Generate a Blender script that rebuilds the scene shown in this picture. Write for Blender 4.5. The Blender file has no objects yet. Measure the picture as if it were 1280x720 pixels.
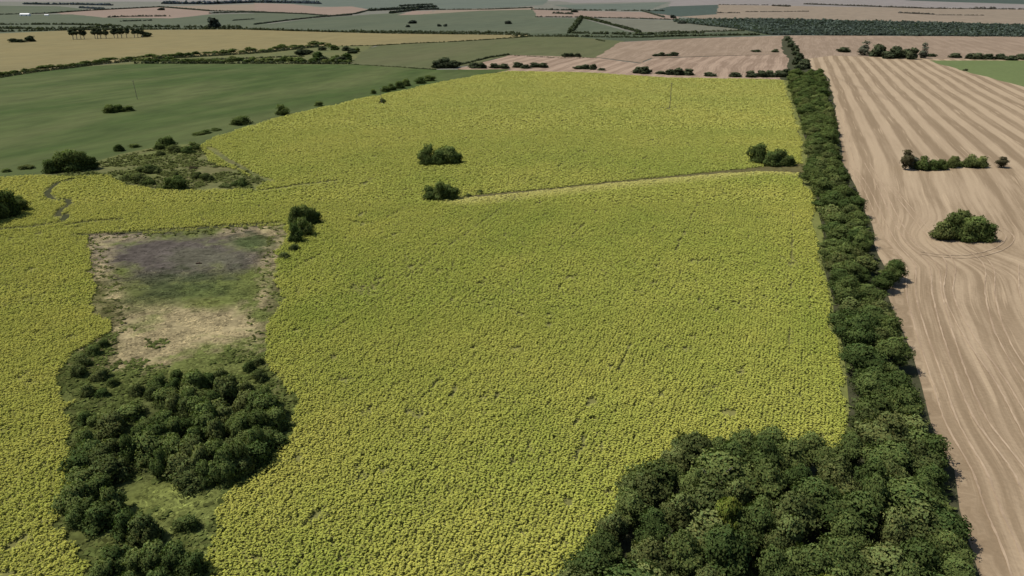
import bpy, bmesh, math, random
import numpy as np
from mathutils import Vector

random.seed(7)
rng = np.random.default_rng(7)
R = math.radians
scene = bpy.context.scene
col = scene.collection

# ------------------------------------------------------------------ survey
# The land was surveyed from the photograph: W(x, y) is the point of the
# ground plane seen at photo pixel x, y (1280 x 720) by a camera 60 m up.
CAM_H, FPX, PITCH = 60.0, 914.0, R(22.1)
SP, CP = math.sin(PITCH), math.cos(PITCH)

def W(x, y, z=0.0):
    u, v = (x - 640) / FPX, (360 - y) / FPX
    dx, dy, dz = u, CP + v * SP, -SP + v * CP
    t = (z - CAM_H) / dz
    return Vector((dx * t, dy * t, z))

def scale_at(y, z=0.0):                        # metres per photo pixel there
    v = (360 - y) / FPX
    return (CAM_H - z) / (SP - v * CP) / FPX

def WP(pts, z=0.0):
    return [W(x, y, z) for x, y in pts]

ROW = R(20.0)                                  # rows run 20 degrees right of ahead
RC, RS = math.cos(ROW), math.sin(ROW)

# ------------------------------------------------------------------ helpers
def tag(o, label=None, cat=None, group=None, kind=None):
    if label: o['label'] = label
    if cat: o['category'] = cat
    if group: o['group'] = group
    if kind: o['kind'] = kind
    return o

def link(name, me, mat=None, parent=None):
    o = bpy.data.objects.new(name, me)
    col.objects.link(o)
    if mat is not None and not me.materials: me.materials.append(mat)
    if parent is not None: o.parent = parent
    return o

def empty(name, loc, rz=0.0):
    o = bpy.data.objects.new(name, None)
    o.empty_display_size = 1.0
    o.location = loc
    o.rotation_euler = (0, 0, rz)
    col.objects.link(o)
    return o

def quads_mesh(name, V, tint=None, normals=None):
    """V: (n,4,3) array of quads -> mesh, tint: (n,4,3) colours."""
    n = len(V)
    me = bpy.data.meshes.new(name)
    me.vertices.add(n * 4)
    me.vertices.foreach_set('co', V.reshape(-1).astype(np.float32))
    me.loops.add(n * 4)
    me.loops.foreach_set('vertex_index', np.arange(n * 4, dtype=np.int32))
    me.polygons.add(n)
    me.polygons.foreach_set('loop_start', np.arange(0, n * 4, 4, dtype=np.int32))
    me.polygons.foreach_set('use_smooth', np.ones(n, dtype=bool))
    me.update(calc_edges=True)
    if tint is not None:
        a = me.attributes.new('tint', 'FLOAT_COLOR', 'POINT')
        c = np.ones((n * 4, 4), np.float32)
        c[:, :3] = tint.reshape(-1, 3)
        a.data.foreach_set('color', c.reshape(-1))
    if normals is not None:
        me.normals_split_custom_set_from_vertices(normals.reshape(-1, 3).tolist())
    return me

def hashn(ix, iy, seed):
    h = (ix * 374761393 + iy * 668265263 + seed * 1442695041) & 0xFFFFFFFF
    h = ((h ^ (h >> 13)) * 1274126177) & 0xFFFFFFFF
    return ((h ^ (h >> 16)) & 0xFFFF) / 65535.0

def vnoise(x, y, s, seed=0, octv=3):
    out = np.zeros_like(x); amp, tot = 1.0, 0.0
    for k in range(octv):
        X, Y = x / s, y / s
        ix, iy = np.floor(X).astype(np.int64), np.floor(Y).astype(np.int64)
        fx, fy = X - ix, Y - iy
        fx, fy = fx * fx * (3 - 2 * fx), fy * fy * (3 - 2 * fy)
        a, b = hashn(ix, iy, seed + k), hashn(ix + 1, iy, seed + k)
        c, d = hashn(ix, iy + 1, seed + k), hashn(ix + 1, iy + 1, seed + k)
        out += amp * ((a * (1 - fx) + b * fx) * (1 - fy) + (c * (1 - fx) + d * fx) * fy)
        tot += amp; amp *= 0.55; s /= 2.1
    return out / tot

def inside(poly, x, y):
    p = np.array([(q[0], q[1]) for q in poly])
    r = np.zeros(len(x), bool)
    j = len(p) - 1
    for i in range(len(p)):
        xi, yi, xj, yj = p[i, 0], p[i, 1], p[j, 0], p[j, 1]
        if yi != yj:
            r ^= ((yi > y) != (yj > y)) & (x < (xj - xi) * (y - yi) / (yj - yi) + xi)
        j = i
    return r

def wander(x, y):
    """the same ragged offset for both sides of a field edge."""
    ex = (vnoise(x, y, 14, 5, 2) - .5) * 6 + (vnoise(x, y, 2.6, 7, 2) - .5) * 2.4
    ey = (vnoise(x, y, 14, 6, 2) - .5) * 6 + (vnoise(x, y, 2.6, 8, 2) - .5) * 2.4
    return ex, ey

def seg_dist(line, x, y):
    d = np.full(len(x), 1e9)
    for a, b in zip(line[:-1], line[1:]):
        ax, ay, bx, by = a[0], a[1], b[0], b[1]
        L = (bx - ax) ** 2 + (by - ay) ** 2 + 1e-9
        t = np.clip(((x - ax) * (bx - ax) + (y - ay) * (by - ay)) / L, 0, 1)
        d = np.minimum(d, np.hypot(x - ax - t * (bx - ax), y - ay - t * (by - ay)))
    return d

# ------------------------------------------------------------------ materials
def srgb(r, g, b):
    f = lambda c: (c / 255 / 12.92) if c <= 10 else ((c / 255 + 0.055) / 1.055) ** 2.4
    return (f(r), f(g), f(b), 1.0)

def new_mat(name):
    m = bpy.data.materials.new(name); m.use_nodes = True
    nt = m.node_tree; nt.nodes.clear()
    return m, nt

def N(nt, t, **kw):
    n = nt.nodes.new(t)
    for k, v in kw.items():
        if k.startswith('_'): setattr(n, k[1:], v)
        else: n.inputs[k.replace('__', ' ')].default_value = v
    return n

def ramp(nt, stops, interp='LINEAR'):
    n = nt.nodes.new('ShaderNodeValToRGB'); cr = n.color_ramp; cr.interpolation = interp
    while len(cr.elements) < len(stops): cr.elements.new(0.5)
    for e, (p, c) in zip(cr.elements, stops): e.position = p; e.color = c
    return n

def row_coords(nt, sx, sy, rot=ROW):
    """position rotated so that y runs along the crop rows, then scaled."""
    g = nt.nodes.new('ShaderNodeNewGeometry')
    mp = nt.nodes.new('ShaderNodeMapping')
    mp.inputs['Rotation'].default_value = (0, 0, rot)
    nt.links.new(g.outputs['Position'], mp.inputs['Vector'])
    m2 = nt.nodes.new('ShaderNodeVectorMath'); m2.operation = 'MULTIPLY'
    m2.inputs[1].default_value = (sx, sy, 0)
    nt.links.new(mp.outputs[0], m2.inputs[0])
    return m2.outputs[0]

def noise(nt, vec, scale, detail=4, rough=0.55, dist=0.0):
    n = N(nt, 'ShaderNodeTexNoise', Scale=scale, Detail=detail, Roughness=rough, Distortion=dist)
    nt.links.new(vec, n.inputs['Vector'])
    return n.outputs['Fac']

def mix(nt, fac, a, b, mode='MIX'):
    n = nt.nodes.new('ShaderNodeMix'); n.data_type = 'RGBA'; n.blend_type = mode
    for v, i in ((fac, 0), (a, 6), (b, 7)):
        if hasattr(v, 'links'): nt.links.new(v, n.inputs[i])
        else: n.inputs[i].default_value = v
    return n.outputs[2]

def mathn(nt, op, a, b=0.0, c=0.0, clamp=False):
    n = nt.nodes.new('ShaderNodeMath'); n.operation = op; n.use_clamp = clamp
    for i, v in enumerate((a, b, c)):
        if hasattr(v, 'links'): nt.links.new(v, n.inputs[i])
        else: n.inputs[i].default_value = v
    return n.outputs[0]

def sstep(nt, x, a, b):
    n = nt.nodes.new('ShaderNodeMapRange'); n.interpolation_type = 'SMOOTHSTEP'
    nt.links.new(x, n.inputs[0]); n.inputs[1].default_value = a; n.inputs[2].default_value = b
    return n.outputs[0]

def finish(nt, color, rough=0.95, bump=None, bstr=0.3, bdist=0.1):
    bs = N(nt, 'ShaderNodeBsdfPrincipled', Roughness=rough)
    bs.inputs['Specular IOR Level'].default_value = 0.1
    out = nt.nodes.new('ShaderNodeOutputMaterial')
    if hasattr(color, 'links'): nt.links.new(color, bs.inputs['Base Color'])
    else: bs.inputs['Base Color'].default_value = color
    if bump is not None:
        b = N(nt, 'ShaderNodeBump', Strength=bstr, Distance=bdist)
        nt.links.new(bump, b.inputs['Height']); nt.links.new(b.outputs[0], bs.inputs['Normal'])
    nt.links.new(bs.outputs[0], out.inputs[0])

def field_mat(name, c, var=0.25, c2=None, big=0.012, fine=0.35, streak=6.0, rot=ROW, patch=0.5):
    """plain far field: broad patches, streaks along the working direction, grain."""
    m, nt = new_mat(name)
    a = np.array(c[:3]); b = np.array(c2[:3]) if c2 else a * 0.72
    v1 = row_coords(nt, 1, 1 / streak, rot)
    n1 = noise(nt, v1, big, 5, 0.6, 0.4)
    n2 = noise(nt, v1, fine, 4, 0.65)
    f1 = sstep(nt, n1, 0.34, 0.68)
    base = mix(nt, mathn(nt, 'MULTIPLY', f1, patch), (*a, 1), (*b, 1))
    g = ramp(nt, [(0.25, (1 - var, 1 - var, 1 - var, 1)), (0.75, (1 + var * .7,) * 3 + (1,))])
    nt.links.new(n2, g.inputs[0])
    finish(nt, mix(nt, 1.0, base, g.outputs[0], 'MULTIPLY'))
    return m

def stubble_mat(name, light, dark, period=12.5, amp=1.0, far_y=None, attr=False):
    """harvested stubble: combine swaths, wheel streaks and chaff grain."""
    m, nt = new_mat(name)
    g = nt.nodes.new('ShaderNodeNewGeometry')
    uv = row_coords(nt, 1, 1)
    w = noise(nt, uv, 0.010, 3, 0.5)
    w2 = noise(nt, row_coords(nt, 1, .35), 0.07, 3, 0.6)
    sep = nt.nodes.new('ShaderNodeSeparateXYZ'); nt.links.new(uv, sep.inputs[0])
    u = mathn(nt, 'ADD', sep.outputs[0], mathn(nt, 'MULTIPLY', mathn(nt, 'SUBTRACT', w, 0.5), 12.0))
    if attr:
        at = nt.nodes.new('ShaderNodeAttribute'); at.attribute_name = 'pass_offset'
        u = mathn(nt, 'ADD', at.outputs['Fac'], mathn(nt, 'MULTIPLY', mathn(nt, 'SUBTRACT', w, 0.5), 4.0))
    u = mathn(nt, 'ADD', u, mathn(nt, 'MULTIPLY', mathn(nt, 'SUBTRACT', w2, 0.5), 1.0))
    s = mathn(nt, 'SINE', mathn(nt, 'MULTIPLY', u, 2 * math.pi / period))
    swath = sstep(nt, s, -0.55, 0.65)
    # swaths are bold far down the field, broken near the windbreak bend
    if far_y:
        sp = nt.nodes.new('ShaderNodeSeparateXYZ'); nt.links.new(g.outputs['Position'], sp.inputs[0])
        vis = sstep(nt, sp.outputs[1], far_y[0], far_y[1])
        vis = mathn(nt, 'ADD', mathn(nt, 'MULTIPLY', vis, 0.85), 0.12)
        swath = mathn(nt, 'ADD', mathn(nt, 'MULTIPLY', mathn(nt, 'SUBTRACT', swath, 0.5), vis), 0.5)
    # narrow wheel streaks drawn along the rows, bent with them
    cmb = nt.nodes.new('ShaderNodeCombineXYZ')
    nt.links.new(u, cmb.inputs[0]); nt.links.new(mathn(nt, 'MULTIPLY', sep.outputs[1], 0.028), cmb.inputs[1])
    st = noise(nt, cmb.outputs[0], 0.60, 5, 0.62)
    st2 = noise(nt, cmb.outputs[0], 1.5, 3, 0.6)
    patch = noise(nt, row_coords(nt, 1, .3), 0.035, 5, 0.62, 0.8)
    f = mathn(nt, 'ADD', mathn(nt, 'MULTIPLY', swath, 0.40 * amp), mathn(nt, 'MULTIPLY', sstep(nt, st, 0.40, 0.62), 0.42))
    f = mathn(nt, 'ADD', f, mathn(nt, 'MULTIPLY', sstep(nt, patch, 0.40, 0.60), 0.34))
    f = mathn(nt, 'ADD', f, mathn(nt, 'MULTIPLY', mathn(nt, 'SUBTRACT', st2, 0.5), 0.55))
    cm2 = nt.nodes.new('ShaderNodeCombineXYZ')
    nt.links.new(u, cm2.inputs[0]); nt.links.new(mathn(nt, 'MULTIPLY', sep.outputs[1], 0.03), cm2.inputs[1])
    ln = sstep(nt, noise(nt, cm2.outputs[0], 0.85, 2, 0.5), 0.60, 0.70)
    if far_y:
        calm = mathn(nt, 'SUBTRACT', 1.0, mathn(nt, 'MULTIPLY', vis, 0.55))
        rest = mathn(nt, 'SUBTRACT', f, mathn(nt, 'MULTIPLY', swath, 0.40 * amp))
        f = mathn(nt, 'ADD', mathn(nt, 'MULTIPLY', swath, 0.50 * amp), mathn(nt, 'ADD', mathn(nt, 'MULTIPLY', mathn(nt, 'SUBTRACT', rest, 0.38), calm), 0.30))
    f = sstep(nt, f, 0.10, 1.02)
    c = mix(nt, f, dark, light)
    c = mix(nt, mathn(nt, 'MULTIPLY', ln, 0.55), c, tuple(min(1, q * 1.16) for q in light[:3]) + (1,))
    grain = noise(nt, uv, 1.6, 4, 0.7)
    gr = ramp(nt, [(0.25, (.86, .86, .86, 1)), (0.75, (1.12, 1.12, 1.12, 1))]); nt.links.new(grain, gr.inputs[0])
    finish(nt, mix(nt, 1.0, c, gr.outputs[0], 'MULTIPLY'), bump=grain, bstr=0.35, bdist=0.12)
    return m

def leaf_mat(name, c_dark, c_light, trans=0.22, spread=1.0):
    """foliage: per-clump tint from the mesh, per-tree tone from the object."""
    m, nt = new_mat(name)
    at = nt.nodes.new('ShaderNodeAttribute'); at.attribute_name = 'tint'
    oi = nt.nodes.new('ShaderNodeObjectInfo')
    base = mix(nt, oi.outputs['Random'], c_dark, c_light)
    c = mix(nt, 1.0, base, at.outputs['Color'], 'MULTIPLY')
    d = N(nt, 'ShaderNodeBsdfDiffuse', Roughness=0.6); t = nt.nodes.new('ShaderNodeBsdfTranslucent')
    nt.links.new(c, d.inputs['Color']); nt.links.new(mix(nt, 1.0, c, (1.1, 1.2, .6, 1), 'MULTIPLY'), t.inputs['Color'])
    ms = nt.nodes.new('ShaderNodeMixShader'); ms.inputs[0].default_value = trans
    nt.links.new(d.outputs[0], ms.inputs[1]); nt.links.new(t.outputs[0], ms.inputs[2])
    o = nt.nodes.new('ShaderNodeOutputMaterial'); nt.links.new(ms.outputs[0], o.inputs[0])
    return m

def tint_mat(name, trans=0.15, grain=0.0, gscale=2.0):
    """colour straight from the mesh's own colour layer."""
    m, nt = new_mat(name)
    at = nt.nodes.new('ShaderNodeAttribute'); at.attribute_name = 'tint'
    c = at.outputs['Color']
    if grain:
        g = nt.nodes.new('ShaderNodeNewGeometry')
        n = noise(nt, g.outputs['Position'], gscale, 5, 0.65)
        r = ramp(nt, [(0.25, (1 - grain,) * 3 + (1,)), (0.75, (1 + grain,) * 3 + (1,))]); nt.links.new(n, r.inputs[0])
        c = mix(nt, 1.0, c, r.outputs[0], 'MULTIPLY')
    d = N(nt, 'ShaderNodeBsdfDiffuse', Roughness=0.7); nt.links.new(c, d.inputs['Color'])
    o = nt.nodes.new('ShaderNodeOutputMaterial')
    if trans:
        t = nt.nodes.new('ShaderNodeBsdfTranslucent'); nt.links.new(c, t.inputs['Color'])
        ms = nt.nodes.new('ShaderNodeMixShader'); ms.inputs[0].default_value = trans
        nt.links.new(d.outputs[0], ms.inputs[1]); nt.links.new(t.outputs[0], ms.inputs[2])
        nt.links.new(ms.outputs[0], o.inputs[0])
    else: nt.links.new(d.outputs[0], o.inputs[0])
    return m

def bark_mat(name, c):
    m, nt = new_mat(name)
    g = nt.nodes.new('ShaderNodeNewGeometry')
    n = noise(nt, g.outputs['Position'], 3.0, 4)
    r = ramp(nt, [(0.3, (c[0] * .6, c[1] * .6, c[2] * .6, 1)), (0.7, (c[0] * 1.2, c[1] * 1.2, c[2] * 1.2, 1))])
    nt.links.new(n, r.inputs[0]); finish(nt, r.outputs[0], 0.9)
    return m

L = lambda r, g, b: (r, g, b, 1.0)
M = {}
M['bark'] = bark_mat('bark', (.10, .075, .05))
M['pale_bark'] = bark_mat('pale bark', (.30, .27, .22))
M['dead_wood'] = bark_mat('dead wood', (.20, .18, .155))
M['leaf'] = leaf_mat('tree leaves', L(.064, .094, .028), L(.128, .158, .048))
M['leaf_olive'] = leaf_mat('olive tree leaves', L(.088, .110, .036), L(.142, .160, .054))
M['leaf_lime'] = leaf_mat('yellow green leaves', L(.13, .16, .030), L(.17, .19, .04))
M['leaf_brown'] = leaf_mat('brown green leaves', L(.085, .076, .040), L(.10, .088, .046))
M['leaf_pale'] = leaf_mat('pale grey leaves', L(.13, .14, .10), L(.17, .175, .12))
M['leaf_far'] = leaf_mat('distant tree leaves', L(.055, .068, .036), L(.085, .098, .052))  # leaf colour toned down a little for distance haze
M['leaf_haze'] = leaf_mat('haze tinted distant leaves', L(.058, .072, .056), L(.085, .098, .074))  # bluish aerial haze put into the leaf colour

# ------------------------------------------------------------------ world, sun, camera
w = bpy.data.worlds.new('World'); scene.world = w; w.use_nodes = True
nt = w.node_tree; bg = nt.nodes['Background']
sky = nt.nodes.new('ShaderNodeTexSky'); sky.sky_type = 'NISHITA'; sky.sun_disc = False
SUN_EL = 58.0
to_sun = Vector((-0.98, -0.10, 0)).normalized()
sky.sun_elevation = R(SUN_EL)
sky.sun_rotation = math.atan2(to_sun.x, to_sun.y)
nt.links.new(sky.outputs[0], bg.inputs[0]); bg.inputs[1].default_value = 0.09
sl = bpy.data.lights.new('sun', 'SUN'); sl.energy = 4.8; sl.angle = R(0.5); sl.color = (1.0, .955, .88)
so = bpy.data.objects.new('sun', sl); col.objects.link(so)
d = Vector((to_sun.x * math.cos(R(SUN_EL)), to_sun.y * math.cos(R(SUN_EL)), math.sin(R(SUN_EL))))
so.rotation_euler = d.to_track_quat('Z', 'Y').to_euler(); so.location = (-80, 60, 150)

cam = bpy.data.cameras.new('camera'); cam.sensor_width = 36; cam.lens = 36 * FPX / 1280
cam.clip_start = 0.5; cam.clip_end = 60000
co = bpy.data.objects.new('camera', cam); col.objects.link(co)
co.location = (0, 0, CAM_H); co.rotation_euler = (math.pi / 2 - PITCH, 0, 0)
scene.camera = co
scene.view_settings.view_transform = 'Standard'; scene.view_settings.look = 'None'
scene.view_settings.exposure = 0.0; scene.view_settings.gamma = 1.0
scene.render.engine = 'CYCLES'
scene.cycles.max_bounces = 5; scene.cycles.diffuse_bounces = 3; scene.cycles.transmission_bounces = 3

# ------------------------------------------------------------------ ground sheets
sheet_z = [0.0]
def sheet(name, px, mat, jit=0.6, step=9.0, z=None):
    """one field: outline in photo pixels on the ground, edges worn uneven."""
    P = WP(px)
    out = []
    for i, a in enumerate(P):
        b = P[(i + 1) % len(P)]
        dist = (b - a).length
        dd = min(a.length, b.length)
        n = max(1, min(60, int(dist / max(step, dd * 0.02))))
        j = jit * max(1.0, dd / 300)
        for k in range(n):
            q = a.lerp(b, k / n)
            out.append((q.x + random.uniform(-j, j), q.y + random.uniform(-j, j)))
    if z is None:
        sheet_z[0] += 0.012; z = sheet_z[0]
    bm = bmesh.new()
    f = bm.faces.new([bm.verts.new((x, y, z)) for x, y in out])
    bm.normal_update()
    if f.normal.z < 0: f.normal_flip()
    bmesh.ops.triangulate(bm, faces=[f])
    me = bpy.data.meshes.new(name); bm.to_mesh(me); bm.free()
    return tag(link(name, me, mat), kind='structure')

bm = bmesh.new()
for q in ((-30000, -2000), (30000, -2000), (30000, 45000), (-30000, 45000)): bm.verts.new((*q, 0))
bm.faces.new(bm.verts); me = bpy.data.meshes.new('ground'); bm.to_mesh(me); bm.free()
tag(link('ground', me, field_mat('ground', L(.135, .142, .112), .2, L(.17, .15, .12), big=.0015, fine=.02)), kind='structure')  # base tone greyed for distance haze

TAN = L(.215, .170, .122); PINK = L(.225, .168, .128)
fm = {  # aerial haze is mixed into these far base colours
 'tan': field_mat('far tan field', TAN, .16, L(.19, .155, .11), .004, .05),
 'pink': field_mat('far pinkish field', PINK, .15, L(.20, .15, .115), .004, .05),
 'green': field_mat('far green field', L(.090, .102, .062), .20, L(.068, .084, .052), .006, .06),
 'bluegreen': field_mat('far haze tinted field', L(.108, .125, .096), .16, L(.085, .102, .082), .003, .03),
 'grey': field_mat('far grey green field', L(.135, .132, .094), .16, L(.115, .115, .085), .004, .05),
 'dark': field_mat('far dark field', L(.056, .074, .058), .2, L(.046, .062, .052), .004, .06),
 'greytan': field_mat('far grey tan field', L(.20, .178, .162), .14, L(.18, .165, .145), .002, .02),
 'scrub': field_mat('far scrub land', L(.075, .088, .048), .3, L(.05, .066, .038), .02, .12),
}
F = 'far_field'
# farthest bands first
sheet(F, [(-900, -7), (2200, -7), (2200, -1), (1300, 2), (900, 1), (300, 2), (-900, 2)], fm['greytan'])
sheet(F, [(1090, -5), (2300, -5), (2300, 9), (1280, 5), (1140, 1)], fm['dark'])
sheet(F, [(300, -5), (690, -5), (680, 6), (640, 9), (540, 12), (460, 13), (400, 7), (320, 3)], fm['bluegreen'])
sheet(F, [(-500, 7), (0, 7), (75, 8), (105, 11), (80, 16), (0, 18), (-500, 19)], fm['green'])
sheet(F, [(70, 15), (110, 12), (200, 9), (262, 14), (262, 18), (215, 23), (120, 22), (80, 20)], fm['pink'])
sheet(F, [(205, 8), (330, 5), (330, 14), (262, 13)], fm['tan'])
sheet(F, [(-500, 19), (0, 18), (90, 18), (130, 22), (215, 23), (265, 18), (335, 16), (335, 40), (0, 42), (-500, 44)], fm['green'])
sheet(F, [(318, 4), (365, 5), (400, 9), (440, 8), (462, 12), (440, 17), (412, 20), (385, 17), (318, 15)], fm['pink'])
sheet(F, [(318, 15), (385, 17), (412, 20), (380, 23), (318, 31)], fm['green'])
sheet(F, [(318, 32), (390, 23), (480, 17), (545, 15), (640, 11.5), (667, 12), (674, 22), (727, 23), (712, 43), (640, 44), (318, 39)], fm['green'])
sheet(F, [(496, 19), (515, 14), (545, 13), (530, 18)], fm['pink'])
sheet(F, [(530, 18), (545, 13), (640, 10), (667, 9), (667, 12), (600, 13.5)], fm['tan'])
sheet(F, [(666, 12), (690, 13), (800, 15), (850, 20), (846, 25), (800, 23.5), (728, 22), (672, 21)], fm['pink'])
sheet(F, [(690, 6), (760, 5), (835, 3), (810, 13), (720, 12)], fm['bluegreen'])
sheet(F, [(690, 0), (900, 0), (900, 6), (836, 8), (838, 2), (720, 4)], fm['greytan'])
sheet(F, [(728, 23), (785, 40), (714, 42)], fm['green'])
sheet(F, [(738, 23.5), (850, 26), (935, 38), (880, 42), (795, 41)], fm['grey'])
sheet(F, [(806, 15), (838, 8), (898, 6), (896, 18), (850, 21)], fm['dark'])
sheet(F, [(898, 6), (1700, 6), (1700, 33), (1280, 31), (960, 23), (880, 24), (850, 21), (896, 18)], fm['tan'])
sheet(F, [(898, 1), (1145, 1), (1290, 6), (1290, 12), (960, 7), (898, 6)], fm['greytan'])
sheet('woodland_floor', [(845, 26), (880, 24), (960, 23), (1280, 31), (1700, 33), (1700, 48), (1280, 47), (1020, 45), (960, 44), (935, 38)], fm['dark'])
sheet('scrub_strip', [(640, 42), (714, 42), (800, 40), (880, 41), (935, 38), (965, 44), (860, 48), (780, 52), (640, 46)], fm['scrub'])
sheet('far_field', [(-600, 66), (-200, 48), (0, 42), (90, 38), (300, 37), (480, 42), (660, 44), (665, 46), (560, 52.5), (470, 57), (400, 58),
      (330, 66), (200, 73), (100, 83), (0, 98), (-600, 135)],
      field_mat('ripe pasture', L(.195, .160, .072), .16, L(.165, .145, .068), .010, .07, 3))
sheet('far_field', [(436, 82), (450, 64), (475, 57), (560, 52.5), (660, 46), (715, 46), (780, 52), (745, 73), (700, 73), (640, 69), (585, 82), (540, 87)],
      field_mat('olive field', L(.088, .096, .040), .18, L(.108, .102, .05), .012, .08, 4))
sheet('hedge_strip', [(100, 84), (200, 74), (330, 66), (400, 58), (470, 57), (450, 66), (438, 82), (330, 81), (180, 81), (90, 90)],
      field_mat('rough hedge grass', L(.125, .125, .048), .3, L(.08, .10, .04), .05, .4, 1.5))
M['stubble_pink'] = stubble_mat('pink stubble', L(.315, .232, .165), L(.205, .145, .100), 12.5, 0.9)
M['stubble_pale'] = stubble_mat('pale far stubble', L(.27, .202, .142), L(.205, .15, .102), 14, 0.5)
sheet('stubble_field', [(745, 72), (775, 53), (860, 48.5), (985, 44.5), (990, 68), (900, 70), (815, 73), (800, 79)], M['stubble_pale'])
sheet('stubble_field', [(570, 87), (640, 69), (745, 72.5), (800, 80), (815, 73.5), (900, 70.5), (990, 68), (990, 100), (830, 98), (640, 92)], M['stubble_pink'])
M['stubble'] = stubble_mat('tan stubble', L(.352, .268, .174), L(.212, .154, .094), 9.2, 1.15, far_y=(170, 300), attr=True)
sheet('stubble_field', [(985, 44.5), (1280, 46), (1800, 48), (1800, 77), (1165, 74), (1040, 70), (995, 76)], M['stubble_pale'])
NEAR_STUB = [(995, 76), (1040, 70), (1165, 74), (1800, 77), (2600, 180), (2600, 700), (1700, 1000), (1120, 1000),
      (1120, 700), (1100, 520), (1060, 340), (1030, 200), (1010, 110)]
HEDGE = [(1018, 80), (1030, 97), (1042, 130), (1050, 165), (1056, 205), (1070, 235), (1086, 270), (1105, 305), (1125, 332), (1122, 370), (1132, 420), (1152, 480), (1170, 530), (1200, 590), (1212, 640), (1240, 720), (1330, 1000)]
def near_stubble():
    poly = WP(NEAR_STUB); hedge = WP(HEDGE)
    isl = W(1201, 306); row = W(1185, 216)
    xs = np.arange(min(p.x for p in poly), max(p.x for p in poly), 3.0); ys = np.arange(min(p.y for p in poly), max(p.y for p in poly), 3.0)
    X, Y = [a.ravel() for a in np.meshgrid(xs, ys)]
    k = inside(poly, X, Y) & (X < .95 * Y + 160); X, Y = X[k], Y[k]
    q = np.array([(-.5, -.5), (.5, -.5), (.5, .5), (-.5, .5)]) * 3.0
    V = np.zeros((len(X), 4, 3)); V[:, :, 0] = X[:, None] + q[:, 0]; V[:, :, 1] = Y[:, None] + q[:, 1]
    sheet_z[0] += .012; V[:, :, 2] = sheet_z[0]
    fx, fy = V[:, :, 0].ravel(), V[:, :, 1].ravel()
    dist = seg_dist(hedge, fx, fy)
    rowu = fx * RC - fy * RS
    t = np.clip((fy - 150) / 130, 0, 1); t = t * t * (3 - 2 * t)
    r2 = np.hypot(fx - isl.x, fy - isl.y)
    su = dist * (1 - t) + (rowu - 35) * t + 9 * np.exp(-(r2 / 13) ** 2)
    me = quads_mesh('stubble_field', V)
    a = me.attributes.new('pass_offset', 'FLOAT', 'POINT'); a.data.foreach_set('value', su.astype(np.float32))
    return tag(link('stubble_field', me, M['stubble']), kind='structure')
near_stubble()
sheet('green_meadow', [(1160, 76), (1230, 76), (1900, 78), (1900, 240), (1400, 131), (1280, 109), (1200, 88)],
      field_mat('green meadow', L(.115, .145, .052), .12, L(.098, .122, .045), .03, .4, 3))
sheet('green_field', [(-900, 150), (0, 97), (100, 84), (180, 80), (330, 80.5), (440, 81), (545, 88), (640, 87), (600, 95), (545, 105), (470, 121), (400, 136),
      (330, 160), (280, 215), (245, 235), (150, 240), (60, 240), (-900, 310)],
      field_mat('dark green field', L(.048, .074, .018), .30, L(.098, .110, .040), .014, .10, 3.0, patch=.8))

# near: rough strips under the windbreak and scrub
M['rough'] = field_mat('rough grass', L(.120, .128, .046), .35, L(.15, .125, .060), .12, .9, 1.2)
M['earth'] = field_mat('crop earth', L(.165, .160, .050), .35, L(.125, .130, .045), .1, .8, 2)
CROP_PX = [(-1500, 300), (-400, 228), (0, 223), (60, 222), (130, 222), (200, 238), (310, 240), (330, 228), (270, 205), (245, 188), (268, 174), (330, 153), (400, 136),
      (470, 121), (545, 105), (600, 95), (640, 90), (740, 92), (830, 98), (985, 101), (993, 130), (1006, 170), (1010, 212), (1022, 270), (1028, 330), (1042, 400),
      (1056, 470), (1062, 560), (1062, 1000), (-1500, 1000)]
sheet('crop_ground', CROP_PX, M['earth'])
sheet('scrub_ground', [(40, 221), (90, 214), (150, 194), (200, 184), (247, 180), (290, 200), (340, 228), (320, 246), (200, 246), (140, 232), (60, 228)],
      field_mat('scrub ground', L(.115, .130, .040), .40, L(.125, .105, .050), .045, .4, 1.5, patch=.6))
FOREST_PX = [(690, 1000), (716, 735), (738, 688), (770, 646), (808, 608), (852, 578), (906, 562), (1000, 568), (1062, 568), (1065, 545), (1150, 540), (1195, 590),
      (1195, 640), (1225, 730), (1290, 1000)]
M['litter'] = field_mat('dark leaf litter', L(.055, .055, .028), .3, L(.04, .045, .02), .2, 1.0, 1)  # dark litter tone laid under the trees
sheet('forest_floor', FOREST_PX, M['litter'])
WBL = [(982, 97), (990, 125), (1004, 165), (1008, 205), (1004, 222), (1024, 255), (1024, 290), (1027, 330), (1040, 380), (1052, 440), (1060, 500), (1062, 560), (1062, 590)]
WBR = [(1032, 97), (1040, 130), (1046, 165), (1050, 205), (1066, 235), (1080, 270), (1096, 320), (1108, 370), (1126, 420), (1146, 480), (1160, 530), (1190, 590)]
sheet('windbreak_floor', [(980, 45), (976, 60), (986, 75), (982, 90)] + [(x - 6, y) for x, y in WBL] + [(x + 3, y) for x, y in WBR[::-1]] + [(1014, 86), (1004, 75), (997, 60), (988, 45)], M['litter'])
MARGIN_PX = [(978, 101), (985, 130), (998, 170), (1001, 212), (1012, 270), (1016, 330), (1030, 400), (1044, 470), (1050, 545), (1062, 560), (1056, 470), (1042, 400), (1028, 330),
      (1024, 270), (1012, 212), (1006, 170), (994, 130), (985, 101)]
sheet('grass_margin', MARGIN_PX, field_mat('green margin', L(.155, .165, .048), .25, L(.13, .145, .042), .15, .9, 1.5))
PATH = WP([(583, 249), (640, 243), (700, 237), (760, 230), (830, 224), (900, 217), (945, 213), (1005, 215)])
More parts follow.
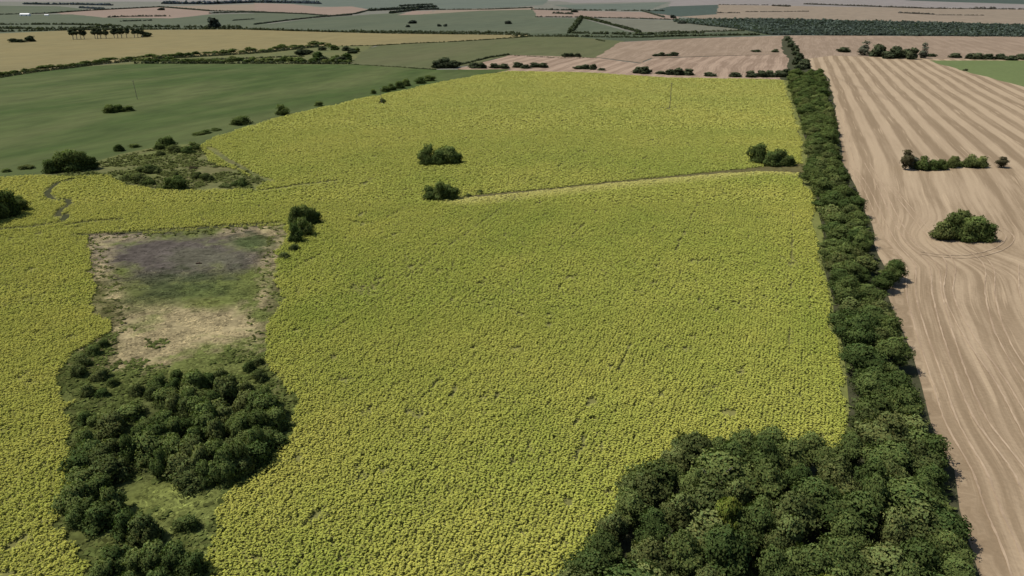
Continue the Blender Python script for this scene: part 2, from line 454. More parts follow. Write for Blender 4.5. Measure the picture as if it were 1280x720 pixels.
PATH_PX = [(583, 247), (640, 241.5), (700, 236), (760, 229.3), (830, 222.8), (900, 215.6), (945, 210.6), (1008, 206), (1008, 218), (945, 215.5), (900, 218.6), (830, 225), (760, 231.2), (700, 237.6), (640, 243.6), (583, 249.5)]
sheet('grass_track', PATH_PX, field_mat('track grass', L(.118, .108, .042), .3, L(.095, .080, .04), .15, .8, 1))

# ------------------------------------------------------------------ marsh with its copse floor
MARSH_PX = [(97, 296), (180, 293), (260, 288), (330, 284), (358, 283), (358, 312), (350, 335), (347, 360), (341, 400), (335, 440), (338, 470), (366, 500),
      (364, 545), (325, 588), (285, 612), (258, 670), (264, 740), (250, 1000), (80, 1000), (108, 740), (86, 650), (92, 560), (90, 470), (112, 435), (134, 418), (126, 380), (120, 350), (112, 325)]
marsh = WP(MARSH_PX)
def ell(px, py, cx, cy, rx, ry): return np.sqrt(((px - cx) / rx) ** 2 + ((py - cy) / ry) ** 2)
def to_px(x, y):
    zc = y * CP + CAM_H * SP
    return 640 + FPX * x / zc, 360 - FPX * (y * SP - CAM_H * CP) / zc
def soft(e, w=.35): return np.clip((1 + w - e) / (2 * w), 0, 1)
C_grass = np.array([.125, .140, .042]); C_straw = np.array([.370, .300, .165]); C_mud = np.array([.108, .090, .078])
C_wet = np.array([.070, .092, .034]); C_rank = np.array([.105, .105, .034]); C_lush = np.array([.180, .200, .055])
def marsh_color(x, y):
    px, py = to_px(x, y)
    n = (vnoise(x, y, 7.0, 11, 4) - .5); n2 = (vnoise(x, y, 2.2, 23, 3) - .5)
    k = 1.6 * n + 1.1 * n2 + 1.1 * (vnoise(x, y, 17, 43, 2) - .5)
    c = np.tile(C_grass, (len(x), 1))
    def lay(c, wgt, colr): return c * (1 - wgt[:, None]) + colr * wgt[:, None]
    straw = np.maximum.reduce([soft(ell(px, py, 262, 408, 95, 34) + k), soft(ell(px, py, 165, 438, 58, 26) + k * 1.3), soft(ell(px, py, 338, 320, 20, 55) + k * 1.2),
                               soft(ell(px, py, 124, 328, 26, 50) + k), soft(ell(px, py, 150, 298, 60, 8) + k), soft(ell(px, py, 140, 378, 20, 50) + k * 1.2), soft(ell(px, py, 330, 368, 17, 42) + k * 1.2), soft(ell(px, py, 310, 292, 50, 11) + k * 1.2)])
    c = lay(c, straw * .92, C_straw)
    c = lay(c, soft(ell(px, py, 205, 352, 78, 28) + k * 1.1) * .85, np.array([.140, .145, .052]))
    c = lay(c, soft(ell(px, py, 226, 321, 108, 33) + k * .9, .5) * .95, C_mud)
    c = lay(c, soft(ell(px, py, 255, 326, 40, 12) + k) * .45, np.array([.125, .128, .075]))
    c = lay(c, soft(ell(px, py, 252, 364, 72, 18) + k, .5) * .75, C_wet)
    c = lay(c, soft(ell(px, py, 318, 306, 27, 9) + k) * .9, C_wet * 1.05)
    c = lay(c, soft(ell(px, py, 262, 382, 34, 9) + k) * .8, C_lush * .8)
    c = lay(c, soft(ell(px, py, 118, 405, 20, 55) + k) * .7, C_rank)
    c = lay(c, soft(ell(px, py, 345, 400, 20, 85) + k) * .7, np.array([.12, .112, .05]))
    c = lay(c, soft(ell(px, py, 200, 555, 130, 70) + k * .4, .2) * .8, np.array([.07, .08, .028]))
    c = lay(c, soft(ell(px, py, 225, 630, 60, 26) + k * .5) * .95, C_lush)
    c = lay(c, soft(ell(px, py, 118, 560, 22, 45) + k * .7) * .6, C_grass)
    n3 = vnoise(x, y * 1.6, 1.1, 37, 2) - .5
    return c * (1 + .75 * n2 + .5 * n + .7 * n3)[:, None].clip(.35, 1.8)

def grid_sheet(name, poly, step, z, colour, mat):
    xs = np.arange(min(p.x for p in poly) - 6, max(p.x for p in poly) + 6, step)
    ys = np.arange(min(p.y for p in poly) - 6, max(p.y for p in poly) + 6, step)
    X, Y = [a.ravel() for a in np.meshgrid(xs, ys)]
    jx, jy = wander(X, Y)
    keep = inside(poly, X + jx, Y + jy); X, Y = X[keep], Y[keep]
    q = np.array([(-.5, -.5), (.5, -.5), (.5, .5), (-.5, .5)]) * step
    V = np.zeros((len(X), 4, 3)); V[:, :, 0] = X[:, None] + q[:, 0]; V[:, :, 1] = Y[:, None] + q[:, 1]
    fx, fy = V[:, :, 0].ravel(), V[:, :, 1].ravel()
    V[:, :, 2] = z
    t = colour(fx, fy).reshape(-1, 4, 3)
    return link(name, quads_mesh(name, V, t), mat)
tag(grid_sheet('marsh_ground', marsh, .55, sheet_z[0] + .02, marsh_color, tint_mat('marsh ground', 0, .35, 1.4)), kind='structure')

# ------------------------------------------------------------------ crop plants and grass (stuff)
DITCHES = [WP(p) for p in (
    [(90, 226), (72, 231), (62, 239), (59, 247), (68, 252), (86, 252), (88, 258), (76, 266), (72, 274)],
    [(84, 270), (80, 279), (60, 283), (30, 287), (-40, 292)], [(150, 277), (110, 280), (84, 284)],
    [(92, 297), (150, 294), (220, 289), (300, 284), (350, 281)],
    [(262, 186), (290, 205), (320, 222), (340, 228)], [(330, 240), (370, 234), (420, 228)])]
def ditch(line, wd):
    bm = bmesh.new(); prev = None; z = sheet_z[0] + .02; pts = []
    for a, b in zip(line[:-1], line[1:]):
        n = max(2, int((b - a).length / 1.5)); pts += [a.lerp(b, k / n) for k in range(n)]
    pts.append(line[-1])
    for i in range(len(pts) - 1):
        d_ = pts[i + 1] - pts[i]; s_ = Vector((-d_.y, d_.x, 0)).normalized() * wd * random.uniform(.3, .75)
        c_ = pts[i] + Vector((random.uniform(-.2, .2), random.uniform(-.2, .2), z))
        a_, b_ = bm.verts.new(c_ + s_), bm.verts.new(c_ - s_)
        if prev: bm.faces.new((prev[0], prev[1], b_, a_))
        prev = (a_, b_)
    bm.normal_update()
    for f_ in bm.faces:
        if f_.normal.z < 0: f_.normal_flip()
    me = bpy.data.meshes.new('ditch'); bm.to_mesh(me); bm.free()
    tag(link('ditch', me, M['ditch']), kind='structure')
M['ditch'] = field_mat('shaded ditch grass', L(.042, .046, .018), .4, L(.065, .06, .03), .2, .8, 1)  # dark colour stands for shaded grass in the ditch
for i_, dt in enumerate(DITCHES[:4]): ditch(dt, (1.9, 2.0, 1.4, 1.2)[i_])
GAPS = [(W(x, y), r) for x, y, r in ((455, 366, 5), (895, 490, 3.0), (447, 600, 3.0), (520, 520, 2), (540, 640, 1.5), (470, 460, 1.4), (455, 520, 2.4), (1010, 250, 2.5), (836, 137, 9), (478, 131, 7), (860, 440, 1.5), (700, 470, 1.2), (435, 480, 2.0))]
crop = WP(CROP_PX); forest = WP(FOREST_PX); pathp = WP(PATH_PX)
wbp = WP([(x - 5, y) for x, y in WBL] + [(x + 3, y) for x, y in WBR[::-1]])

def crop_points(y0, y1, du, dv, jit):
    U0, U1, V0, V1 = -480, 420, -100, 760
    u = np.arange(U0, U1, du); v = np.arange(V0, V1, dv)
    Ug, Vg = [a.ravel() for a in np.meshgrid(u, v)]
    Ug = Ug + rng.uniform(-jit, jit, len(Ug)) * du; Vg = Vg + rng.uniform(-.5, .5, len(Vg)) * dv
    Ug += (vnoise(Ug, Vg, 30, 77, 2) - .5) * 3
    x, y = Ug * RC + Vg * RS, -Ug * RS + Vg * RC
    k = (y >= y0) & (y < y1) & (np.abs(x) < 0.80 * y + 40)
    x, y, Ug, Vg = x[k], y[k], Ug[k], Vg[k]
    ex, ey = wander(x, y)
    k = inside(crop, x + ex, y + ey) & ~inside(marsh, x + ex, y + ey) & ~inside(forest, x, y) & ~inside(wbp, x + ex * .5, y) & ~inside(pathp, x + ex * .2, y + ey * .2)
    k &= rng.random(len(x)) > .05
    for dt in DITCHES: k &= seg_dist(dt, x + ex * .15, y + ey * .15) > np.maximum(.7, y * .0052)
    for c, r in GAPS:
        dd = np.hypot(x - c.x, y - c.y) / r + (vnoise(x, y, 1.5, 31) - .5) * 1.6
        k &= (dd > .55) | (rng.random(len(x)) < .45)
    gn = vnoise(x * 1.0, y * 1.0, 2.4, 41, 2) + .30 * (vnoise(Ug, Vg * .22, 1.6, 51, 2) - .5)
    k &= (gn > .15)
    k &= ~((np.abs((Ug + 7) % 27.0 - 13.5) < .26) & (vnoise(Ug, Vg, 14, 17, 2) > .56) & (y < 330))
    return x[k], y[k], Ug[k], Vg[k]

def plants(x, y, Ug, Vg, size, h, nl, spread=1.0):
    """each plant: tiers of drooping leaves up a stem plus a flat head, real leaf faces."""
    n = len(x)
    n1 = vnoise(x, y, 28, 61, 3); n2 = vnoise(Ug, Vg * .1, 5, 71, 2); n3 = vnoise(x, y, 4.5, 81, 2); n4 = vnoise(x, y, 70, 91, 2)
    nf = vnoise(Ug, Vg * .30, .55, 95, 2); calm = np.clip(1.15 - y / 420, .35, 1)
    yel = np.clip(.52 + 1.0 * (n1 - .5) + calm * (.5 * (n2 - .5) + .4 * (n3 - .5)) + .7 * (n4 - .5) + rng.normal(0, .06, n) * calm, 0, 1)
    cy, cg = np.array([.532, .522, .122]), np.array([.385, .440, .088])
    base = cg + (cy - cg) * yel[:, None]
    pd = seg_dist(PATH, x, y); below = (pd < 11) & ~inside(WP([(560, 249), (640, 243), (760, 230), (900, 217), (1010, 213), (1010, 90), (560, 90)]), x, y)
    f = np.where(below, np.clip(1.3 - pd / 9, 0, 1), 0)[:, None]
    base = base * (1 - f) + np.array([.64, .60, .20]) * f
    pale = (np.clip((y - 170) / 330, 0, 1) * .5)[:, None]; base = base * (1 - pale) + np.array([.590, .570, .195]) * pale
    base *= (1 + .09 * calm * rng.normal(0, 1, n))[:, None].clip(.75, 1.3)
    hh = h * (.80 + .16 * rng.random(n) + calm * (.50 * (nf - .5) + .22 * (n3 - .5))).clip(.35, 1.4) * (1 - .4 * f[:, 0])
    sz = size * (.8 + .4 * rng.random(n))
    Vs, Ts = [], []
    a0 = rng.uniform(0, 2 * math.pi, n)
    for k in range(nl):
        tier = k % 3
        a = a0 + 2.4 * k + rng.normal(0, .25, n)
        l = sz * (.75 + .35 * rng.random(n)) * (1, 1.12, 1.2)[tier] * spread; wd = l * .40
        z0 = hh * (1.0, .84, .64)[tier]; z1 = z0 - l * (.22, .4, .5)[tier] * (.4 + 1.1 * rng.random(n))
        ca, sa = np.cos(a), np.sin(a)
        q = np.zeros((n, 4, 3))
        q[:, 0] = np.stack([x - .05 * ca, y - .05 * sa, z0], 1)
        zm = z0 + .05 * l
        q[:, 1] = np.stack([x + .5 * l * ca - wd * sa, y + .5 * l * sa + wd * ca, zm], 1)
        q[:, 2] = np.stack([x + l * ca, y + l * sa, z1], 1)
        q[:, 3] = np.stack([x + .5 * l * ca + wd * sa, y + .5 * l * sa - wd * ca, zm], 1)
        q[:, :, 2] = np.maximum(q[:, :, 2], .06 + sheet_z[0])
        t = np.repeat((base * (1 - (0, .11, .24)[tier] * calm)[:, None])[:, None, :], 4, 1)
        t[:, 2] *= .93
        Vs.append(q); Ts.append(t)
    r = sz * .30; hx, hy = rng.normal(0, .06, n), rng.normal(0, .06, n)
    q = np.zeros((n, 4, 3))
    for i, (dx, dy) in enumerate(((1, 0), (0, 1), (-1, 0), (0, -1))):
        q[:, i] = np.stack([x + hx + r * dx, y + hy + r * dy, hh + .06 + r * (.25 * dx * np.sign(hx) - .2 * dy)], 1)
    Vs.append(q); Ts.append(np.repeat((base * np.array([1.15, 1.06, .95]))[:, None, :], 4, 1))
    return np.concatenate(Vs), np.concatenate(Ts)

M['crop'] = tint_mat('crop leaves', .28)
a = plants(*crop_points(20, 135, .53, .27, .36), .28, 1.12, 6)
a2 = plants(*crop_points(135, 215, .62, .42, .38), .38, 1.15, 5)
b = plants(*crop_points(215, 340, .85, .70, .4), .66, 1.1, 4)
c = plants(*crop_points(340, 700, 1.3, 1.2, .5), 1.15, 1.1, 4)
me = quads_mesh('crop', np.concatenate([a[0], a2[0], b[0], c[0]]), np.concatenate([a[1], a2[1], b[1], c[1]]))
tag(link('crop', me, M['crop']), 'yellow green ripening crop in rows covering the whole middle field', 'crop', kind='stuff')
print('crop quads', len(me.polygons))

def tufts(x, y, colr, size, blades=4, z=0.0):
    n = len(x); Vs, Ts = [], []
    for k in range(blades):
        a = rng.uniform(0, 2 * math.pi, n); l = size * (.6 + .8 * rng.random(n)); ca, sa = np.cos(a), np.sin(a)
        wd = l * .28; lean = .3 + .8 * rng.random(n)
        q = np.zeros((n, 4, 3))
        q[:, 0] = np.stack([x - wd * sa * .6, y + wd * ca * .6, np.full(n, .03 + sheet_z[0])], 1)
        q[:, 1] = np.stack([x + wd * sa * .6, y - wd * ca * .6, np.full(n, .03 + sheet_z[0])], 1)
        q[:, 2] = np.stack([x + l * lean * ca + wd * sa, y + l * lean * sa - wd * ca, l * .8], 1)
        q[:, 3] = np.stack([x + l * lean * ca - wd * sa, y + l * lean * sa + wd * ca, l * .75], 1)
        Vs.append(q); Ts.append(np.repeat((colr * (.75 + .5 * rng.random(n))[:, None])[:, None, :], 4, 1))
    return np.concatenate(Vs), np.concatenate(Ts)

def scatter(poly, n):
    x0, x1 = min(p[0] for p in poly), max(p[0] for p in poly); y0, y1 = min(p[1] for p in poly), max(p[1] for p in poly)
    x, y = rng.uniform(x0, x1, n), rng.uniform(y0, y1, n)
    k = inside(poly, x, y); return x[k], y[k]

def scatter_marsh(n):
    x0, x1 = min(p[0] for p in marsh) - 6, max(p[0] for p in marsh) + 6; y0, y1 = min(p[1] for p in marsh) - 6, max(p[1] for p in marsh) + 6
    x, y = rng.uniform(x0, x1, n), rng.uniform(y0, y1, n); ex, ey = wander(x, y)
    k = inside(marsh, x + ex, y + ey); return x[k], y[k]
x, y = scatter_marsh(110000)
px, py = to_px(x, y)
mud = soft(ell(px, py, 228, 316, 105, 26)); k = rng.random(len(x)) > mud * .93
k &= (vnoise(x, y, 3.0, 14, 2) > .36)
x, y = x[k], y[k]
v, t = tufts(x, y, marsh_color(x, y) * rng.uniform(.75, 1.6, (len(x), 1)), .5)
tag(link('marsh_grass', quads_mesh('marsh_grass', v, t), tint_mat('marsh grass', .2)), 'straw coloured and green rough grass around the muddy hollow', 'grass', kind='stuff')
def undergrowth():
    """waist-high weeds and brambles round the copse, the wood and the hedge feet."""
    vs = []
    def add(x, y, c, sz): vs.append(tufts(x, y, np.tile(c, (len(x), 1)) * rng.uniform(.6, 1.3, (len(x), 1)), sz, 6))
    low = WP([(60, 425), (130, 420), (345, 445), (385, 500), (376, 550), (330, 602), (288, 628), (275, 670), (280, 800), (50, 800), (62, 650), (66, 560)])
    gap_ = WP([(178, 612), (215, 604), (262, 612), (282, 622), (262, 660), (225, 662), (200, 640), (172, 640)])
    x, y = scatter_marsh(30000); n_ = vnoise(x, y, 5, 19, 2); k = (n_ > .44) & inside(low, x, y) & ~inside(gap_, x, y); add(x[k], y[k], [.125, .15, .042], .7)
    x, y = scatter(gap_, 700); add(x, y, [.17, .19, .055], .45)
    x, y = scatter_marsh(5000); k = seg_dist(marsh + [marsh[0]], x, y) < 5; add(x[k], y[k], [.13, .145, .042], .7)
    for poly, n_ in ((wbp, 5200), (WP([(x_ - 10, y_ - 6) for x_, y_ in FOREST_PX if y_ < 800]), 3000)):
        x, y = scatter(poly, n_); k = seg_dist(poly + [poly[0]], x, y) < 3.2; add(x[k], y[k], [.105, .13, .038], .8)
    sc = WP([(60, 224), (150, 196), (200, 186), (247, 184), (285, 202), (336, 230), (316, 243), (200, 242), (140, 229)])
    x, y = scatter(sc, 5200); k = vnoise(x, y, 9, 29, 2) > .40; add(x[k], y[k], [.135, .155, .046], .8)
    return np.concatenate([q[0] for q in vs]), np.concatenate([q[1] for q in vs])
v, t = undergrowth()
tag(link('undergrowth', quads_mesh('undergrowth', v, t), tint_mat('weed leaves', .2)), 'rank green weeds and brambles round the copse, scrub and hedge feet', 'undergrowth', kind='stuff')
g1 = np.array([.15, .145, .05]); vs = []
x, y = scatter(pathp, 6000); vs.append(tufts(x, y, np.tile(g1 * np.array([.85, .72, .8]), (len(x), 1)), .5, 3))
mp = WP(MARGIN_PX); x, y = scatter(mp, 16000); vs.append(tufts(x, y, np.tile([.19, .20, .055], (len(x), 1)), .5, 3))
tag(link('verge_grass', quads_mesh('verge_grass', np.concatenate([q[0] for q in vs]), np.concatenate([q[1] for q in vs])), tint_mat('verge grass', .2)),
    'rough grass along the field track and the windbreak edge', 'grass', kind='stuff')

# ------------------------------------------------------------------ trees
def cards(cen, nrm, size, jitter=.55):
    """leaf sprays: irregular four-cornered faces round their centres."""
    n = len(cen)
    nn = nrm + rng.normal(0, jitter, (n, 3)); nn /= np.linalg.norm(nn, axis=1)[:, None] + 1e-9
    r = rng.normal(0, 1, (n, 3)); a = np.cross(nn, r); a /= np.linalg.norm(a, axis=1)[:, None] + 1e-9
    b = np.cross(nn, a)
    s = size * rng.uniform(.6, 1.35, n)
    V = np.zeros((n, 4, 3))
    for i, (p, q) in enumerate(((1, 0), (0, .62), (-1, 0), (0, -.62))):
        V[:, i] = cen + a * (p * s * rng.uniform(.75, 1.2, n))[:, None] + b * (q * s * rng.uniform(.75, 1.2, n))[:, None]
    return V, nn

def sphere_dirs(n):
    d = rng.normal(0, 1, (n, 3)); return d / np.linalg.norm(d, axis=1)[:, None]

def crown_arrays(H, Rr, z0, lobes, ncards, size, flat=1.0, spread=.62, top=.8):
    """lobed crown between heights z0 and H, radius about Rr."""
    cz, hz = (z0 + H) / 2, (H - z0) / 2
    Vs, Ns, Ts = [], [], []
    L_ = []
    for k in range(lobes):
        d = sphere_dirs(1)[0]; d[2] = d[2] * .9 + .15
        rr = rng.uniform(.45, 1.0) ** .6
        c = np.array([d[0] * Rr * spread * rr, d[1] * Rr * spread * rr, cz + d[2] * hz * spread * rr])
        L_.append((c, rng.uniform(.34, .56)))
    L_.append((np.array([0, 0, cz]), .66)); L_.append((np.array([rng.normal(0, .15) * Rr, rng.normal(0, .15) * Rr, H - .50 * Rr]), .5))
    w_ = np.array([l[1] ** 2 for l in L_]); w_ /= w_.sum()
    for (c, lr), wk in zip(L_, w_):
        n = int(ncards * wk)
        d = sphere_dirs(n); d[:, 2] = np.where(d[:, 2] < -.35, -d[:, 2], d[:, 2])
        lump = 1 + .22 * np.sin(d[:, 0] * 5 + c[0] * 3) * np.sin(d[:, 1] * 5 + c[1]) + .15 * np.sin(d[:, 2] * 7 + c[2])
        rad = lr * lump * rng.uniform(.80, 1.07, n)
        cen = c + d * np.stack([rad * Rr, rad * Rr, rad * Rr * .86 * flat], 1)
        cen[:, 2] = np.minimum(cen[:, 2], H * 1.03)
        V, nn = cards(cen, d, size)
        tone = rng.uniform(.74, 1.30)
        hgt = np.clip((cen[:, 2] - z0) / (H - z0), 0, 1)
        t = tone * (.50 + .62 * hgt) * rng.uniform(.75, 1.25, n) * (.8 + .3 * (d[:, 2] > 0))  # top light put into the tint: paler upward, darker low down
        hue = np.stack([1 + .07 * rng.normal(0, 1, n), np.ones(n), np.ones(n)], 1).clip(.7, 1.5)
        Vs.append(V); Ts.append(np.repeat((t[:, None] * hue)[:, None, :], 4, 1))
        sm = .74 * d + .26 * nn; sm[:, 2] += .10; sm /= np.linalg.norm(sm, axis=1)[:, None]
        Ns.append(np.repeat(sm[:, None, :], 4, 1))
        # inner foliage behind the outer sprays, coloured dark for deep crown shade
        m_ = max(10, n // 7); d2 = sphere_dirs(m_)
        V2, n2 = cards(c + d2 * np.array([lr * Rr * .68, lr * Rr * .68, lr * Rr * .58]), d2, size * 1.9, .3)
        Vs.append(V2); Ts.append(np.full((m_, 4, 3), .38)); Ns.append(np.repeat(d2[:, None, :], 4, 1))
    V, T, Nn = np.concatenate(Vs), np.concatenate(Ts), np.concatenate(Ns)
    k = V[:, :, 2].mean(1) > .10
    V, T, Nn = V[k], T[k], Nn[k]
    V[:, :, 2] = np.maximum(V[:, :, 2], .06)
    return V, T, Nn

def tube(bm, pts, radii, sides=6):
    rings = []
    for i, p in enumerate(pts):
        p = Vector(p)
        dirv = (Vector(pts[min(i + 1, len(pts) - 1)]) - Vector(pts[max(i - 1, 0)])).normalized()
        a = dirv.cross(Vector((.31, .92, .17))).normalized(); b = dirv.cross(a)
        rings.append([bm.verts.new(p + (a * math.cos(2 * math.pi * k / sides) + b * math.sin(2 * math.pi * k / sides)) * radii[i]) for k in range(sides)])
    for r0, r1 in zip(rings[:-1], rings[1:]):
        for k in range(sides): bm.faces.new((r0[k], r0[(k + 1) % sides], r1[(k + 1) % sides], r1[k]))
    bm.faces.new(rings[0][::-1]); bm.faces.new(rings[-1])

def trunk_mesh(H, Rr, z0, r, lean=.04, limbs=5):
    bm = bmesh.new()
    zt = z0 + (H - z0) * .55
    lx, ly = random.uniform(-lean, lean) * H, random.uniform(-lean, lean) * H
    P = [(lx * t * t, ly * t * t, zt * t) for t in (0, .06, .35, .7, 1)]
    tube(bm, P, [r * 1.5, r * 1.05, r * .85, r * .6, r * .3], 7)
    for k in range(limbs):
        a = 2 * math.pi * k / limbs + random.uniform(-.4, .4); s = random.uniform(.35, .85)
        bx, by, bz = lx * s * s, ly * s * s, zt * s
        e = random.uniform(.45, .7) * Rr; up = random.uniform(.25, .5) * (H - bz)
        tube(bm, [(bx, by, bz), (bx + e * .45 * math.cos(a), by + e * .45 * math.sin(a), bz + up * .35), (bx + e * math.cos(a), by + e * math.sin(a), bz + up)],
             [r * .45, r * .3, r * .12], 5)
    me = bpy.data.meshes.new('trunk'); bm.to_mesh(me); bm.free()
    for p in me.polygons: p.use_smooth = True
    return me

class Proto:
    def __init__(s, H, Rr, z0, lobes, n, size, leaf, bark='bark', r=.16, **kw):
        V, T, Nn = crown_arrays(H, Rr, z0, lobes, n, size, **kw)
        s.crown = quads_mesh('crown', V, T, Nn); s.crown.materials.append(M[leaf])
        s.trunk = trunk_mesh(H, Rr, z0, r); s.trunk.materials.append(M[bark])
        s.H, s.R = H, Rr
P = {}
P['tree'] = [Proto(8, 3.4, .2, 11, 6000, .185, 'leaf') for _ in range(5)]
P['olive'] = [Proto(8, 3.3, .2, 11, 6000, .185, 'leaf_olive') for _ in range(3)]
P['lime'] = [Proto(7, 2.8, .3, 10, 4200, .18, 'leaf_lime')]
P['brown'] = [Proto(7, 2.8, -1.6, 10, 4200, .18, 'leaf_brown')]
P['pale'] = [Proto(5, 2.4, -.8, 9, 1200, .30, 'leaf_pale')]
P['bush'] = [Proto(3.6, 2.1, -1.5, 10, 4200, .14, 'leaf', r=.09) for _ in range(4)] 
P['obush'] = [Proto(3.2, 2.1, -1.4, 10, 4000, .14, 'leaf_olive', r=.09) for _ in range(2)]
P['shrub'] = [Proto(3.0, 2.2, -1.8, 8, 520, .40, 'leaf', r=.09) for _ in range(3)]
P['oshrub'] = [Proto(3.0, 2.2, -1.8, 8, 520, .40, 'leaf_olive', r=.09) for _ in range(2)]
P['far'] = [Proto(7, 4.0, -3, 9, 620, .7, 'leaf_far', r=.2) for _ in range(3)]
P['haze'] = [Proto(7, 4.2, -3, 9, 360, .95, 'leaf_haze', r=.2) for _ in range(2)]
P['gum'] = [Proto(12, 3.4, 2.0, 9, 800, .5, 'leaf_far', 'pale_bark', .3) for _ in range(3)]
P['bare'] = [Proto(8, 3.0, -3.0, 9, 1100, .30, 'leaf_pale', 'pale_bark') for _ in range(2)]
count = {}
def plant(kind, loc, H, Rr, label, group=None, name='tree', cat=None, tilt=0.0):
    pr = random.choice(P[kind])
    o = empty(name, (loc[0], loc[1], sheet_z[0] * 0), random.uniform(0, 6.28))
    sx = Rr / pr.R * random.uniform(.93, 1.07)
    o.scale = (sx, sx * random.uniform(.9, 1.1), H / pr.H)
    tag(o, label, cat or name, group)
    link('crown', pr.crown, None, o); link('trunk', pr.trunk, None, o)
    count[group or label] = count.get(group or label, 0) + 1
    return o

def poisson(poly, dmin, n=4000, pts=None):
    out = list(pts or [])
    x, y = scatter(poly, n)
    for a, b in zip(x, y):
        if all((a - p[0]) ** 2 + (b - p[1]) ** 2 > dmin ** 2 for p in out): out.append((a, b))
    return out

# windbreak --------------------------------------------------------------
lab = 'leafy dark green tree in the long windbreak strip between yellow crop and tan stubble'
grp = 'trees of the long windbreak'
wl, wr = WP(WBL[:-1], 3.0), WP(WBR, 3.0)
def lerp_line(line, s):
    ds = [0]
    for a, b in zip(line[:-1], line[1:]): ds.append(ds[-1] + (b - a).length)
    t = s * ds[-1]
    for i in range(len(line) - 1):
        if ds[i + 1] >= t: return line[i].lerp(line[i + 1], (t - ds[i]) / (ds[i + 1] - ds[i]))
    return line[-1]
Lw = sum((b - a).length for a, b in zip(wr[:-1], wr[1:]))
s = 0.0; i = 0
while s < 1.0:
    a, b = lerp_line(wl, s), lerp_line(wr, s)
    wdt = (b - a).length; yy = (a.y + b.y) / 2
    sp = 4.9 + max(0, yy - 150) * .0062
    nacross = max(2, round(wdt / sp))
    for k in range(nacross):
        if random.random() < .06: continue
        q = a.lerp(b, .5 + ((k + .5 + .4 * (i % 2 - .5)) / nacross - .5) * .74)
        H = random.choice([random.uniform(4.2, 6.2), random.uniform(5.8, 8.4)]) + min(1.5, max(0, yy - 200) * .006); kind = random.choices(['tree', 'olive'], [72, 28])[0]
        plant(kind, (q.x + random.uniform(-.7, .7), q.y + random.uniform(-1, 1)), H, sp * random.uniform(.55, .82), lab, grp)
    s += sp * .98 / Lw; i += 1
for x, y in ((1112, 348), (1118, 342), (1104, 356)):
    plant('tree', W(x, y, 2), 5.5, 2.6, 'tree bulging out of the windbreak onto the stubble field', 'trees bulging from the windbreak')
# narrow tail of the windbreak beyond the near stubble
for x, y, h, r in ((985, 50, 6, 4), (987, 54, 6, 4), (989, 58, 6, 5), (993, 63, 7, 5), (995, 68, 7, 4.5), (998, 74, 7, 5), (997, 80, 8, 5), (1005, 82, 7, 5), (1000, 86, 7, 5), (1008, 85, 6, 4)):
    plant('far', W(x, y + 1.5), h, r, 'small distant tree in the narrow tail of the windbreak dividing far stubble', 'tail of the windbreak')

# forest corner ------------------------------------------------------------
fp = WP([(732, 770), (742, 705), (768, 656), (802, 612), (846, 576), (900, 557), (960, 556), (1010, 566), (1062, 566), (1085, 560), (1150, 556), (1172, 588), (1176, 640), (1196, 700), (1214, 770)], 3.5)
edge = []
for p_, q_ in zip(fp[:9], fp[1:10]):
    for k in range(max(1, int((q_ - p_).length / 3.4))):
        e_ = p_.lerp(q_, k * 3.4 / (q_ - p_).length); edge.append((e_.x + random.uniform(-.5, .5), e_.y + random.uniform(-.8, .3)))
for a, b in poisson([(p.x, p.y) for p in fp], 3.4, pts=edge):
    kind = random.choices(['tree', 'olive'], [64, 36])[0]
    rim = float(seg_dist([(p.x, p.y) for p in fp] + [(fp[0].x, fp[0].y)], np.array([a]), np.array([b]))[0])
    plant(kind, (a, b), random.uniform(5.2, 6.8) + min(3.0, rim * .38) * random.random(), random.choice([random.uniform(1.9, 2.8), random.uniform(2.6, 4.3)]), 'tall leafy tree in the dense wood at the lower right corner', 'trees of the lower right wood')
plant('lime', W(910, 640, 6), 8.6, 1.9, 'bright yellow green tree among darker trees of the lower right wood')
plant('lime', W(1030, 735, 6), 8.2, 1.6, 'yellow green tree at bottom edge of the lower right wood')

def dead_tree(loc, label):
    bm = bmesh.new()
    tube(bm, [(0, 0, 0), (.1, 0, 2.5), (.2, .1, 5), (.3, .2, 6.5)], [.2, .16, .12, .05], 7)
    me = bpy.data.meshes.new('trunk'); bm.to_mesh(me); bm.free()
    o = empty('dead_tree', loc); tag(o, label, 'dead tree')
    link('trunk', me, M['dead_wood'], o); o.scale = (.9, .9, .85)
    for k in range(6):
        bm = bmesh.new(); a = k * 2.4; z = 3.4 + k * .45; e = random.uniform(1.4, 2.4)
        p1 = (.2 + e * .5 * math.cos(a), .1 + e * .5 * math.sin(a), z + 1.2)
        p2 = (.2 + e * math.cos(a + .2), .1 + e * math.sin(a + .2), z + 2.8)
        tube(bm, [(.2, .1, z), p1, p2], [.10, .08, .03], 5)
        for s_ in (-.6, .7): tube(bm, [p1, (p1[0] + .8 * math.cos(a + s_), p1[1] + .8 * math.sin(a + s_), p1[2] + 1.0)], [.05, .02], 4)
        me = bpy.data.meshes.new('branch'); bm.to_mesh(me); bm.free(); link('branch', me, M['dead_wood'], o)
dead_tree(W(884, 640), 'bare grey dead tree standing among the leafy wood trees')

